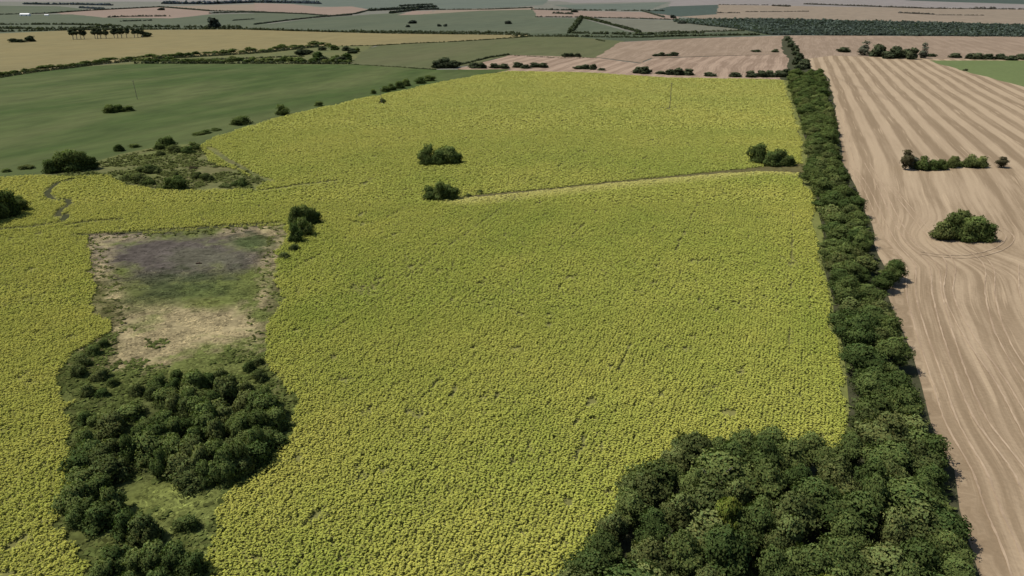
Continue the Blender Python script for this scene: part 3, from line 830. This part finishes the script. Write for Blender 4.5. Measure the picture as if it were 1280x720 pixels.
# copse in the left hollow -------------------------------------------------
cpoly = WP([(112, 545), (145, 510), (185, 490), (230, 482), (285, 490), (335, 500), (352, 515), (352, 535), (335, 560), (310, 585), (275, 600), (240, 603), (200, 590), (172, 600), (150, 625), (128, 650), (105, 655), (95, 620), (100, 580)], 1.5)
lab = 'dark tall shrub in the dense copse at the lower left'; grp = 'copse at the lower left'
for a, b in poisson([(p.x, p.y) for p in cpoly], 2.2):
    if vnoise(np.array([a]), np.array([b]), 6.0, 63, 2)[0] < .36: continue
    kind = random.choices(['bush', 'obush'], [60, 40])[0]
    plant(kind, (a, b), random.uniform(2.4, 5.2), random.uniform(1.4, 2.9), lab, grp, 'tall_shrub', 'shrub')
for x, y, h, r in ((300, 578, 5.5, 2.3), (320, 556, 5, 2.2), (285, 588, 5.5, 2.3), (345, 525, 4, 2)):
    plant('bush', W(x, y, 2), h, r, lab, grp, 'tall_shrub', 'shrub')
lab = 'dark bush in the ragged string along the left edge of the hollow'; grp = 'string of bushes left of the hollow'
for x, y, h, r in ((130, 430, 2, 1.2), (118, 440, 2.4, 1.5), (105, 452, 2.6, 1.6), (98, 466, 2.6, 1.6), (125, 470, 2.2, 1.8), (108, 490, 2.4, 1.5), (128, 492, 1.8, 1.3), (106, 524, 2.4, 1.5), (118, 527, 2, 1.4), (140, 478, 1.8, 1.3)):
    plant(random.choice(['bush', 'obush']), W(x, y, 1), h, r, lab, grp, 'bush')
lab = 'dark bush along the right rim of the hollow above the copse'; grp = 'bushes on the right rim of the hollow'
for x, y, h, r in ((322, 452, 1.8, 1.2), (312, 460, 2.4, 1.4), (325, 472, 2.4, 1.5), (275, 474, 3, 1.8), (262, 480, 3, 1.7), (288, 480, 2.6, 1.7), (222, 473, 2.6, 1.6), (236, 478, 2.8, 1.7), (200, 482, 2.8, 1.8), (170, 490, 2.6, 1.7), (305, 488, 2.6, 1.6)):
    plant(random.choice(['bush', 'bush', 'obush']), W(x, y, 1), h, r, lab, grp, 'bush')
lab = 'dark tall shrub of the small clump at the bottom left edge of the picture'; grp = 'clump at the bottom left edge'
for x, y, h, r in ((158, 660, 4.2, 2.1), (178, 668, 4.4, 2.2), (145, 700, 3.6, 2), (170, 706, 3.4, 1.9), (195, 700, 4, 2.1), (222, 702, 4.2, 2.1), (240, 712, 3.8, 2.0), (130, 720, 3.4, 1.9), (200, 735, 4, 2), (232, 745, 4, 2), (160, 745, 4, 2)):
    plant(random.choice(['bush', 'bush', 'obush']), W(x, y, 1.5), h, r, lab, grp, 'tall_shrub', 'shrub')
plant('bush', W(234, 656, 1), 2.4, 1.6, 'single low bush on the grass just right of the bottom left clump', None, 'bush')

# tree islands: (base x, base y, height px, radius px, kind)
def island(items, label, group=None, name='tree'):
    for x, y, hp, rp, kind in items:
        s_ = scale_at(y); q = W(x, y - rp * .30)
        plant(kind, q, hp * s_ * 1.10, rp * s_ * 1.12, label, group if len(items) > 1 else None, name)
island([(534, 211, 25, 13, 'bush'), (549, 211, 19, 11, 'bush'), (561, 210, 22, 14, 'bush'), (570, 209, 16, 9, 'bush')],
       'dark tree of the upper clump standing alone in the middle of the yellow crop', 'upper clump in the crop')
island([(538, 254, 18, 11, 'bush'), (549, 255, 24, 12, 'bush'), (561, 253, 18, 11, 'bush'), (568, 252, 12, 6, 'bush')],
       'dark tree of the rounded clump where the grass track starts', 'rounded clump at the track')
island([(585, 248, 5, 4, 'obush')], 'small bush on the grass track beside the rounded clump', None, 'bush')
island([(600, 245, 6, 5, 'bush')], 'second small bush further along the grass track', None, 'bush')
island([(372, 290, 28, 12, 'bush'), (384, 287, 26, 13, 'bush'), (394, 284, 18, 9, 'bush'), (370, 308, 26, 10, 'bush'), (380, 300, 25, 11, 'bush'), (368, 318, 10, 7, 'obush')],
       'dark tree of the tight group at the top right corner of the hollow', 'group at the hollow corner')
island([(355, 328, 10, 9, 'obush')], 'small round bush just below the tree group at the hollow corner', None, 'bush')
island([(-14, 284, 42, 16, 'bush'), (2, 281, 40, 15, 'bush'), (14, 276, 33, 14, 'bush'), (26, 269, 20, 11, 'bush'), (-30, 292, 40, 16, 'bush')],
       'dark tree of the big clump cut by the left picture edge', 'clump at the left edge')
island([(66, 220, 17, 10, 'bush'), (78, 219, 24, 13, 'bush'), (92, 219, 26, 14, 'bush'), (105, 217, 22, 13, 'bush'), (116, 215, 15, 9, 'bush')],
       'dark tree of the broad low clump where green field meets crop at left', 'broad clump at the left')
island([(137, 144, 10, 8, 'bush'), (148, 143, 9, 8, 'bush'), (160, 142, 7, 8, 'bush')], 'bush of the small dark clump inside the dark green field', 'clump in the green field', 'bush')
island([(212, 240, 15, 9, 'bush'), (224, 241, 17, 12, 'bush')], 'dark bush of the pair on the near edge of the scrub patch', 'pair at the scrub edge', 'bush')
for n_, it in enumerate([(211, 188, 14, 10, 'bush'), (199, 190, 9, 7, 'bush'), (200, 197, 7, 6, 'obush'), (218, 194, 9, 9, 'obush'), (243, 190, 10, 8, 'bush'), (236, 195, 9, 9, 'bush'), (227, 193, 7, 7, 'obush')]):
    island([it] * 1, 'dark bush in the cluster at the top of the scrub patch', None, 'bush'); 
    col.objects[-1].parent['group'] = 'cluster at the top of the scrub'
for it in [(188, 220, 11, 11, 'obush'), (178, 218, 7, 7, 'obush'), (196, 219, 7, 8, 'obush'), (162, 229, 9, 9, 'obush'), (176, 233, 12, 11, 'obush'), (187, 234, 9, 8, 'bush'), (247, 226, 8, 7, 'obush'), (259, 229, 9, 8, 'obush'), (215, 206, 4, 4, 'obush'), (241, 214, 4, 6, 'brown'), (219, 223, 6, 6, 'obush')]:
    island([it], 'low olive bush scattered over the brownish scrub patch', None, 'bush'); col.objects[-1].parent['group'] = 'low bushes on the scrub patch'
island([(303, 236, 10, 9, 'bush'), (296, 235, 7, 6, 'bush')], 'dark bush at the right tip of the scrub patch', 'bushes at the right tip', 'bush')
island([(283, 237, 5, 8, 'obush')], 'flat low bush just left of the right tip of the scrub', None, 'bush')
island([(149, 192, 9, 7, 'bush')], 'small round bush between the green field and the scrub patch', None, 'bush')
island([(169, 187, 5, 7, 'bush')], 'flat bush right of the small round bush by the scrub', None, 'bush')
island([(33, 215, 5, 11, 'obush')], 'long low bush on the green field edge near the broad left clump', None, 'bush')
island([(9, 218, 5, 6, 'bush')], 'tiny dark bush on the green field edge at far left', None, 'bush')
island([(248, 172, 4, 8, 'bush'), (258, 170, 5, 8, 'bush'), (270, 166, 4, 7, 'bush')], 'low dark bush in the flat streak along the green field edge', 'flat streak of bushes', 'bush')
island([(301, 160, 10, 14, 'bush')], 'rounded bush on the boundary above the flat streak of bushes', None, 'bush')
island([(353, 147, 13, 9, 'bush')], 'pointed dark tree on the boundary of green field and crop')
island([(398, 135, 6, 6, 'bush')], 'little dark bush on the field boundary right of the pointed tree', None, 'bush')
island([(467, 119, 6, 4, 'bush')], 'tiny bush just left of the long hedge piece on the boundary', None, 'bush')
island([(482, 117, 7, 6, 'bush'), (490, 115, 8, 6, 'bush'), (500, 113, 9, 7, 'bush'), (508, 110, 9, 6, 'bush')], 'bush of the long dark hedge piece on the green field boundary', 'long hedge piece on the boundary', 'bush')
island([(526, 107, 8, 7, 'bush'), (537, 104, 7, 8, 'bush')], 'bush of the short rounded hedge piece on the boundary', 'short hedge piece on the boundary', 'bush')
island([(478, 131, 6, 5, 'obush')], 'dark shrub heap at the foot of the pole in the crop', None, 'bush')
island([(546, 88, 9, 9, 'far'), (557, 88, 12, 11, 'far'), (568, 88, 9, 10, 'far')], 'rounded tree of the clump at the left tip of the pink stubble', 'clump at the stubble tip')
island([(592, 88, 7, 8, 'far'), (602, 88, 7, 7, 'far'), (618, 88, 6, 8, 'far'), (629, 88, 6, 7, 'far')], 'low dark bush in the row between stubble tip and yellow crop', 'row at the stubble tip', 'bush')
island([(647, 87, 7, 7, 'far'), (658, 88, 5, 7, 'far'), (668, 87, 6, 8, 'far'), (678, 87, 6, 7, 'far')], 'dark bush in the hedge on the top edge of the crop, left part', 'hedge left part', 'bush')
island([(723, 89, 4, 9, 'far'), (733, 89, 6, 7, 'far'), (742, 89, 7, 5, 'far'), (751, 90, 3, 6, 'far')], 'dark bush in the short middle hedge on the top edge of the crop', 'hedge middle part', 'bush')
island([(797, 94, 8, 7, 'far'), (807, 95, 9, 8, 'far')], 'dark bush of the rounded pair on the top edge of the crop', 'pair on the top edge', 'bush')
island([(826, 95, 4, 7, 'far'), (838, 96, 7, 7, 'far'), (848, 97, 9, 9, 'far'), (860, 97, 8, 9, 'far')], 'dark bush in the hedge right of the rounded pair', 'hedge right of the pair', 'bush')
island([(886, 98, 5, 8, 'far')], 'single low bush between the two hedges above the crop', None, 'bush')
island([(920, 99, 6, 8, 'far')], 'small square bush left of the last hedge above the crop', None, 'bush')
island([(938, 99, 8, 7, 'far'), (950, 99, 8, 8, 'far'), (962, 99, 8, 8, 'far'), (974, 99, 8, 8, 'far'), (984, 98, 9, 8, 'far')], 'dark bush in the last hedge before the windbreak', 'hedge before the windbreak', 'bush')
island([(819, 72, 3, 5, 'far'), (827, 72, 5, 5, 'far'), (843, 72, 5, 6, 'far'), (836, 72, 3, 6, 'far')], 'dark bush of the pair between the two far stubble fields', 'bushes between far stubble fields', 'bush')
island([(946, 67, 3, 6, 'far'), (969, 67, 4, 5, 'far')], 'small dark bush on the far stubble line near the windbreak tail', 'two specks on the far stubble line', 'bush')
island([(707, 73, 5, 5, 'far'), (714, 73, 5, 5, 'far'), (722, 73, 5, 5, 'far')], 'tree of the little square clump between olive field and pink stubble', 'little square clump')
island([(947, 209, 25, 13, 'bush'), (963, 212, 18, 13, 'bush'), (974, 211, 20, 13, 'bush'), (985, 211, 13, 10, 'bush')],
       'dark tree of the clump at the right end of the grass track', 'clump at the track end')
island([(1174, 305, 24, 15, 'obush'), (1188, 305, 34, 17, 'bush'), (1205, 307, 28, 16, 'bush'), (1217, 306, 30, 16, 'bush'), (1231, 306, 23, 13, 'bush'), (1196, 299, 30, 14, 'obush')],
       'green tree of the island clump on the near stubble field', 'island clump on the stubble')
island([(1131, 216, 25, 9, 'brown')], 'reddish brown tree at the left end of the tree row on the stubble')
island([(1141, 214, 15, 8, 'pale')], 'pale grey bush beside the reddish brown tree', None, 'bush')
island([(1152, 216, 17, 9, 'bush'), (1165, 216, 13, 9, 'bush'), (1176, 215, 13, 8, 'bush')], 'dark bush in the left half of the tree row on the stubble', 'left half of the stubble row', 'bush')
island([(1190, 213, 14, 8, 'obush')], 'thin olive tree in the middle of the tree row on the stubble')
island([(1213, 213, 16, 9, 'obush'), (1226, 213, 14, 9, 'obush'), (1201, 211, 7, 6, 'bush')], 'green bush in the right half of the tree row on the stubble', 'right half of the stubble row', 'bush')
island([(1251, 213, 14, 8, 'brown')], 'rounded brownish bush ending the tree row at right', None, 'bush')
island([(1053, 68, 6, 9, 'far')], 'low bush left of the far tree row on the stubble', None, 'bush')
island([(1079, 72, 17, 8, 'bare')], 'grey leafless looking tree at the left of the far tree row')
island([(1095, 74, 15, 10, 'far'), (1108, 76, 9, 8, 'far'), (1120, 76, 15, 9, 'far'), (1132, 75, 11, 8, 'far'), (1140, 77, 14, 8, 'far')], 'dark tree in the middle of the far tree row on the stubble', 'middle of the far tree row')
island([(1154, 75, 18, 6, 'bare')], 'tall thin pale tree at the right of the far tree row')
island([(1164, 73, 4, 6, 'far')], 'tiny bush right of the tall thin pale tree', None, 'bush')
island([(1195, 75, 6, 8, 'far')], 'low bush on the corner of the green meadow', None, 'bush')
island([(1213, 76, 7, 7, 'far'), (1223, 77, 8, 8, 'far'), (1236, 77, 7, 8, 'far'), (1250, 77, 7, 8, 'far'), (1264, 78, 6, 8, 'far'), (1276, 77, 7, 8, 'far'), (1290, 78, 7, 8, 'far')], 'dark bush of the hedge on the far side of the green meadow', 'hedge behind the meadow', 'bush')
island([(1207, 90, 3, 3, 'far')], 'tiny dark bush on the lower edge of the green meadow', None, 'bush')
island([(17, 55, 5, 6, 'far'), (26, 55, 4, 6, 'far'), (38, 54, 7, 6, 'far')], 'dark bush of the small clump at left of the tan pasture', 'clump in the tan pasture', 'bush')
for x, h in ((92, 12), (96, 13), (101, 12), (105, 11), (119, 12), (123, 13), (127, 12), (132, 11), (143, 12), (148, 12), (153, 12), (158, 12), (168, 11), (173, 10), (178, 9)):
    island([(x + random.uniform(-1, 1), 51 - (x - 90) * .03, h, 4.6, 'gum')], 'tall bare trunked tree in the row standing on the tan pasture', None, 'tree'); col.objects[-1].parent['group'] = 'tall row on the tan pasture'
island([(184, 48, 6, 6, 'far')], 'dark bush at the right foot of the tall tree row', None, 'bush')
island([(268, 38, 13, 8, 'haze')], 'big rounded tree in the far hedge behind the tan pasture')
for x, y, h, r, l_ in ((516, 31, 4, 5, 'flat dark tree in the far green field'), (510, 35, 3, 3, 'small tree below the flat dark tree in the far green field'), (549, 34, 3, 2.5, 'left one of two tiny trees in the far green field'),
                       (557, 34, 3, 2.5, 'right one of two tiny trees in the far green field'), (635, 31.5, 4, 5, 'dark tree at the right of the far green field'), (852, 31.5, 4, 6, 'flat dark tree on the grey green far field'), (202, 14, 3, 4, 'lone dark tree on the far pink field'), (718, 17, 3, 5, 'dark tree on the far pink strip'), (841, 24, 4, 4, 'dark tree at the end of the far pink strip')):
    island([(x, y, h, r, 'haze')], l_, None, 'tree')

# hedge between tan pasture and green field: countable bushes
hl = [(0, 97), (30, 92), (60, 88), (95, 84), (130, 79), (165, 76), (200, 73), (240, 71), (290, 68), (335, 65), (370, 61), (400, 58)]
for k in range(46):
    f = k / 45 * (len(hl) - 1); i = min(int(f), len(hl) - 2); f -= i
    x, y = hl[i][0] + (hl[i + 1][0] - hl[i][0]) * f, hl[i][1] + (hl[i + 1][1] - hl[i][1]) * f
    island([(x + random.uniform(-3, 3), y + random.uniform(-1, 1), random.uniform(2.0, 4.5), random.uniform(5, 8.5), random.choice(['shrub', 'oshrub', 'shrub']))], 'bush of the long hedge between the tan pasture and the green field', None, 'bush')
    col.objects[-1].parent['group'] = 'hedge between pasture and green field'
lab = 'bush of the shrubby strip along the top of the green field'; grp = 'shrubby strip above the green field'
for x in range(172, 440, 8):
    island([(x + random.uniform(-3, 3), 80 + random.uniform(-1.5, 1), random.uniform(3, 5.5), random.uniform(6, 9.5), random.choice(['shrub', 'oshrub', 'shrub']))], lab, None, 'bush'); col.objects[-1].parent['group'] = grp
for x, y, h, r in ((375, 71, 7, 7), (385, 70, 6, 6), (398, 75, 8, 6), (403, 65, 5, 6), (418, 65, 6, 7), (433, 66, 6, 7), (440, 69, 6, 7), (446, 67, 5, 6), (420, 78, 6, 8), (434, 79, 9, 9), (428, 80, 7, 8), (405, 79, 6, 7), (412, 60, 4, 6)):
    island([(x, y, h, r, random.choice(['shrub', 'far', 'oshrub']))], 'dense bush of the thicket at the right end of the shrubby strip', None, 'bush'); col.objects[-1].parent['group'] = 'thicket at the strip end'

# distant hedges and woods (stuff)
def blob_line(name, label, cat, lines, mat, width=5, height=4, gap=.1, dens=1.0):
    Vs, Ts, Ns = [], [], []
    for pts, hpx in lines:
        P_ = WP(pts)
        for (a, b), (pa, pb) in zip(zip(P_[:-1], P_[1:]), zip(pts[:-1], pts[1:])):
            s_ = scale_at((pa[1] + pb[1]) / 2); h = hpx * s_ * 1.1
            n = max(2, int((b - a).length / (h * .55) * dens))
            for k in range(n):
                if random.random() < gap: continue
                q = a.lerp(b, (k + random.random()) / n)
                hh = h * random.uniform(.5, 1.2); rr = hh * random.uniform(.6, 1.1)
                m_ = 16; dd = sphere_dirs(m_); dd[:, 2] = np.abs(dd[:, 2])
                off = np.array([random.uniform(-.3, .3) * h, random.uniform(-.6, .6) * h, 0])
                cen = np.array([q.x, q.y, .1]) + off + dd * np.array([rr, rr, hh]) * rng.uniform(.7, 1, (m_, 1))
                V, nn = cards(cen, dd, hh * .42, .4)
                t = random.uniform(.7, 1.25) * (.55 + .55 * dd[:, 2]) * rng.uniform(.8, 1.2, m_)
                Vs.append(V); Ts.append(np.repeat(np.repeat(t[:, None], 3, 1)[:, None, :], 4, 1)); Ns.append(np.repeat((.7 * dd + .3 * nn)[:, None, :], 4, 1))
    V = np.concatenate(Vs); V[:, :, 2] = np.maximum(V[:, :, 2], .15)
    Nn = np.concatenate(Ns); Nn = Nn / np.linalg.norm(Nn, axis=2)[:, :, None]
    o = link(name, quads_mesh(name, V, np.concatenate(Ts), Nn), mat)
    return tag(o, label, cat, kind='stuff')
HZ, FR = M['leaf_haze'], M['leaf_far']
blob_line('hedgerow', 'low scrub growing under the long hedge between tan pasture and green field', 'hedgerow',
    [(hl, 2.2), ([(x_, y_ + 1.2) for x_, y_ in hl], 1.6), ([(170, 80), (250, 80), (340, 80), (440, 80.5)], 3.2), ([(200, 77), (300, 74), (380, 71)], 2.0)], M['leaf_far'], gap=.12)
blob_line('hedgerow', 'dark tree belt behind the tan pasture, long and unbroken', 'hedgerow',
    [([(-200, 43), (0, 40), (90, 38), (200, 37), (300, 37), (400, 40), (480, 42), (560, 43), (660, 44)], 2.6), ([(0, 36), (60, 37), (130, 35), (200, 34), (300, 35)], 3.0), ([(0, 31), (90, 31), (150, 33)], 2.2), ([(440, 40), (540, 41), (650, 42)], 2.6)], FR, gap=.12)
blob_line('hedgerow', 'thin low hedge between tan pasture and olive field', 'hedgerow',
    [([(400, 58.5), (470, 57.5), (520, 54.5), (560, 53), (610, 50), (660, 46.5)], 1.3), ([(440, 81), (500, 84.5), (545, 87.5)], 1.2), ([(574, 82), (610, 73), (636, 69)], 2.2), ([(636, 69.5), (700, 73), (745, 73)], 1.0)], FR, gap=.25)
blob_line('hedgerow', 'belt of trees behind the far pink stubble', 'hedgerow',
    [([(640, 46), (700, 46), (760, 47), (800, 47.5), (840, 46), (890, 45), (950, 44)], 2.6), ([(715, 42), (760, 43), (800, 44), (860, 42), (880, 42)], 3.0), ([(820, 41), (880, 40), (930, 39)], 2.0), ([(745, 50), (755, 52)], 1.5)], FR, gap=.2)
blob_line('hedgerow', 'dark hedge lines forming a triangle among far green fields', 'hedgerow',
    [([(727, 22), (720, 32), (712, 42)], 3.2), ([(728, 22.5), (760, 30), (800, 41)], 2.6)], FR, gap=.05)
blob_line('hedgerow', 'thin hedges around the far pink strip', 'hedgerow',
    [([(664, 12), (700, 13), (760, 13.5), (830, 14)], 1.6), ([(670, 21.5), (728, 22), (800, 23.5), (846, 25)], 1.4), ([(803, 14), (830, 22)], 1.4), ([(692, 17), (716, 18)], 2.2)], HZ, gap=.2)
def rows_in(px, n):
    """n wandering scatter lines through a wood's outline, far edge to near edge."""
    top, bot = px
    out = []
    for k in range(n):
        f = k / (n - 1); line = []
        for i in range(40):
            x = 845 + (1750 - 845) * i / 39
            yt = np.interp(x, *zip(*top)); yb = np.interp(x, *zip(*bot))
            line.append((x, yt + (yb - yt) * min(1, max(0, f + random.uniform(-.5, .5) / n))))
        out.append((line, 2.4 + .8 * f))
    return out
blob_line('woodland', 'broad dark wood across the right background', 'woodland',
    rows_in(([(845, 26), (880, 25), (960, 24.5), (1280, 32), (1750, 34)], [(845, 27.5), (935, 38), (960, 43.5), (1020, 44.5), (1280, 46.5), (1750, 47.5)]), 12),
    leaf_mat('haze tinted wood leaves', L(.084, .108, .084), L(.090, .114, .090)), gap=.1, dens=1.0)  # wood leaves blued to carry the haze in their colour
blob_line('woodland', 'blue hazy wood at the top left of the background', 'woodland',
    [([(203, 5), (260, 5.5), (318, 3.5), (360, 4), (400, 5)], 3.2), ([(30, 5.5), (60, 6), (90, 6), (140, 7)], 2.2), ([(100, 10), (130, 12)], 2.0)], leaf_mat('blue haze leaves', L(.075, .095, .115), L(.08, .10, .12)), gap=.1, dens=1.5)  # distance haze given to these leaves as a blue tone
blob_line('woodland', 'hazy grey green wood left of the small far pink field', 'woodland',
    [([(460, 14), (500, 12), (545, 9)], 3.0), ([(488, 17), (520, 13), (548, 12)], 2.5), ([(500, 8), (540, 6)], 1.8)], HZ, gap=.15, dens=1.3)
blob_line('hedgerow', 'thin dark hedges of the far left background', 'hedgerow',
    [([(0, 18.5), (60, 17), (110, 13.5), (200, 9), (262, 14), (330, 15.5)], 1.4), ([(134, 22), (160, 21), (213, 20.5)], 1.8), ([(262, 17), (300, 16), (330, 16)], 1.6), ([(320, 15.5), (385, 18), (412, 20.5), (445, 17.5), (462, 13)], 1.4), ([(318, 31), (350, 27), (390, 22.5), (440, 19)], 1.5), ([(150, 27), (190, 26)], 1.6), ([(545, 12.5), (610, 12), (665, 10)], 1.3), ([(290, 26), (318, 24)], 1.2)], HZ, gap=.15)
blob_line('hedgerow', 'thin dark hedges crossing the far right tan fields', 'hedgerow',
    [([(1005, 5.5), (1050, 7), (1090, 8.5), (1160, 11), (1280, 12), (1400, 13)], 1.6), ([(898, 6), (960, 6.5)], .9), ([(932, 15), (960, 15), (1010, 14.5)], 1.0), ([(1124, 16.5), (1168, 18.5)], 1.8), ([(966, 7.5), (986, 8.5)], 2.0), ([(1170, 19), (1230, 19.5)], 1.0), ([(1220, 11), (1245, 11)], 2.2), ([(895, 16.5), (925, 16.5)], 1.4)], leaf_mat('haze greyed hedge leaves', L(.105, .098, .088), L(.12, .11, .095)), gap=.2)  # hedge colour greyed to stand for haze

# ------------------------------------------------------------------ poles, log, far buildings
M['pole'] = bark_mat('weathered pole', (.16, .14, .115))
M['metal'] = bark_mat('dull metal', (.30, .30, .30))
def utility_pole(px, base, top, label, lean=0):
    q = W(px, base); H = (base - top) * scale_at(base) * 1.08
    o = empty('utility_pole', q, ROW); o.rotation_euler = (0, R(lean), ROW); tag(o, label, 'utility pole')
    bm = bmesh.new(); tube(bm, [(0, 0, 0), (0, 0, H * .5), (0, 0, H)], [.17, .14, .11], 8)
    me = bpy.data.meshes.new('shaft'); bm.to_mesh(me); bm.free(); link('shaft', me, M['pole'], o)
    bm = bmesh.new(); bmesh.ops.create_cube(bm, size=1)
    for v_ in bm.verts: v_.co = Vector((v_.co.x * 1.5, v_.co.y * .1 + .16, v_.co.z * .13 + H - .5))
    me = bpy.data.meshes.new('crossarm'); bm.to_mesh(me); bm.free(); link('crossarm', me, M['pole'], o)
    for sx in (-.65, .65, 0):
        bm = bmesh.new(); z = H - .43 if sx else H
        tube(bm, [(sx, .16 if sx else 0, z), (sx, .16 if sx else 0, z + .1), (sx, .16 if sx else 0, z + .22)], [.05, .07, .03], 6)
        me = bpy.data.meshes.new('insulator'); bm.to_mesh(me); bm.free(); link('insulator', me, M['metal'], o)
utility_pole(837, 137, 107, 'thin grey pole standing alone in the upper right of the yellow crop')
utility_pole(172, 125, 103, 'thin dark leaning pole in the dark green field', -3)
utility_pole(477, 131, 112, 'thin pole rising from the dark shrub heap at the crop edge')

q = W(249, 332)
bm = bmesh.new(); tube(bm, [(-.7, 0, .16), (-.2, .03, .19), (.3, 0, .18), (.7, -.04, .14)], [.15, .17, .15, .10], 8)
me = bpy.data.meshes.new('stem'); bm.to_mesh(me); bm.free()
o = empty('fallen_log', q, .1); o.location.z = sheet_z[0]; tag(o, 'short dark brown log lying on the grey mud of the hollow', 'log')
link('stem', me, bark_mat('wet log', (.06, .035, .025)), o)
bm = bmesh.new(); tube(bm, [(.1, .05, .25), (.2, .2, .45), (.25, .3, .6)], [.06, .045, .02], 6)
me = bpy.data.meshes.new('broken_branch'); bm.to_mesh(me); bm.free(); link('broken_branch', me, bark_mat('wet branch', (.06, .035, .025)), o)

M['white'], nt = new_mat('white sheet metal')
g = nt.nodes.new('ShaderNodeNewGeometry'); n_ = noise(nt, g.outputs['Position'], .6, 3)
r_ = ramp(nt, [(0.3, (.72, .72, .70, 1)), (.7, (.82, .82, .80, 1))]); nt.links.new(n_, r_.inputs[0]); finish(nt, r_.outputs[0], .6)
M['grey_door'] = bark_mat('grey door', (.25, .26, .27))
def shed(px, py, wpx, hpx, label):
    s_ = scale_at(py); q = W(px, py); Wd, H, D = wpx * s_, hpx * s_, wpx * s_ * .45
    o = empty('farm_shed', q, .06); tag(o, label, 'shed')
    def box(name, x0, x1, y0, y1, z0, z1, mat, parent=o):
        bm = bmesh.new(); bmesh.ops.create_cube(bm, size=1)
        for v_ in bm.verts: v_.co = Vector(((x0 + x1) / 2 + v_.co.x * (x1 - x0), (y0 + y1) / 2 + v_.co.y * (y1 - y0), (z0 + z1) / 2 + v_.co.z * (z1 - z0)))
        bmesh.ops.bevel(bm, geom=bm.edges[:], offset=.03, segments=1, affect='EDGES')
        me = bpy.data.meshes.new(name); bm.to_mesh(me); bm.free(); return link(name, me, mat, parent)
    box('wall', -Wd / 2, Wd / 2, 0, D, 0, H * .62, M['white'])
    bm = bmesh.new(); e = .5
    a_ = [(-Wd / 2 - e, -e, H * .62), (-Wd / 2 - e, D + e, H * .62), (-Wd / 2 - e, D / 2, H)]
    va = [bm.verts.new(p) for p in a_]; vb = [bm.verts.new((p[0] + Wd + 2 * e, p[1], p[2])) for p in a_]
    bm.faces.new(va); bm.faces.new(vb[::-1])
    for i in range(3): j = (i + 1) % 3; bm.faces.new((va[i], vb[i], vb[j], va[j]))
    bmesh.ops.recalc_face_normals(bm, faces=bm.faces)
    me = bpy.data.meshes.new('roof'); bm.to_mesh(me); bm.free(); link('roof', me, M['white'], o)
    for k in (-.28, .22):
        box('door', Wd * k - Wd * .05, Wd * k + Wd * .05, -.08, .02, .02, H * .45, M['grey_door'])
shed(30.5, 20, 11, 3.2, 'long white farm shed among far trees at the upper left')
shed(58, 19.8, 4.5, 1.8, 'small pale shed right of the long white farm shed')

# wheel tracks on the stubble, pale lines of pressed straw
def ribbon_set(name, lines, width, mat, z):
    bm = bmesh.new()
    for px in lines:
        P_ = [Vector(p) for p in WP(px)]
        pts = []
        n = len(P_)
        for i in range(n - 1):
            p0, p1, p2, p3 = P_[max(i - 1, 0)], P_[i], P_[i + 1], P_[min(i + 2, n - 1)]
            for k in range(10):
                t = k / 10
                pts.append(.5 * ((2 * p1) + (p2 - p0) * t + (2 * p0 - 5 * p1 + 4 * p2 - p3) * t * t + (3 * p1 - p0 - 3 * p2 + p3) * t ** 3))
        prev = None
        for off in (-.9, .9):
            prev = None
            for i in range(len(pts) - 1):
                d_ = (pts[i + 1] - pts[i]).normalized(); s_ = Vector((-d_.y, d_.x, 0))
                wv = width * random.uniform(.55, 1.25); c_ = pts[i] + s_ * (off + random.uniform(-.06, .06))
                a_ = bm.verts.new((c_ + s_ * wv / 2) + Vector((0, 0, z))); b_ = bm.verts.new((c_ - s_ * wv / 2) + Vector((0, 0, z)))
                if prev: 
                    f_ = bm.faces.new((prev[0], a_, b_, prev[1]))
                    if f_.calc_center_median() and f_.normal.z < 0: f_.normal_flip()
                prev = (a_, b_)
        z += .0015
    me = bpy.data.meshes.new(name); bm.to_mesh(me); bm.free()
    return tag(link(name, me, mat), kind='structure')
tm = field_mat('pressed straw', L(.39, .295, .20), .2, L(.28, .205, .135), .12, .8, 1.5, patch=1.0)
def offset_track(off, y0, y1, wob):
    h = [p for p in HEDGE if y0 <= p[1] <= y1]
    out = []
    for i, p in enumerate(h):
        s_ = scale_at(p[1]); out.append((p[0] + (off + wob * math.sin(i * 1.3 + off)) / s_, p[1]))
    return out
ribbon_set('wheel_tracks', [offset_track(2.6, 97, 1000, .4), offset_track(7.5, 200, 1000, .8), offset_track(12, 230, 1000, 1.2), offset_track(19, 300, 1000, 1.5),
    offset_track(27, 330, 1000, 2.0), offset_track(38, 330, 1000, 2.5), [(1030, 88), (1060, 104), (1090, 116), (1115, 128)],
    [(1150, 318), (1180, 322), (1215, 322), (1250, 312), (1262, 298), (1246, 284)]],
    .30, tm, sheet_z[0] + .004)
print('counts', sum(count.values()), count)
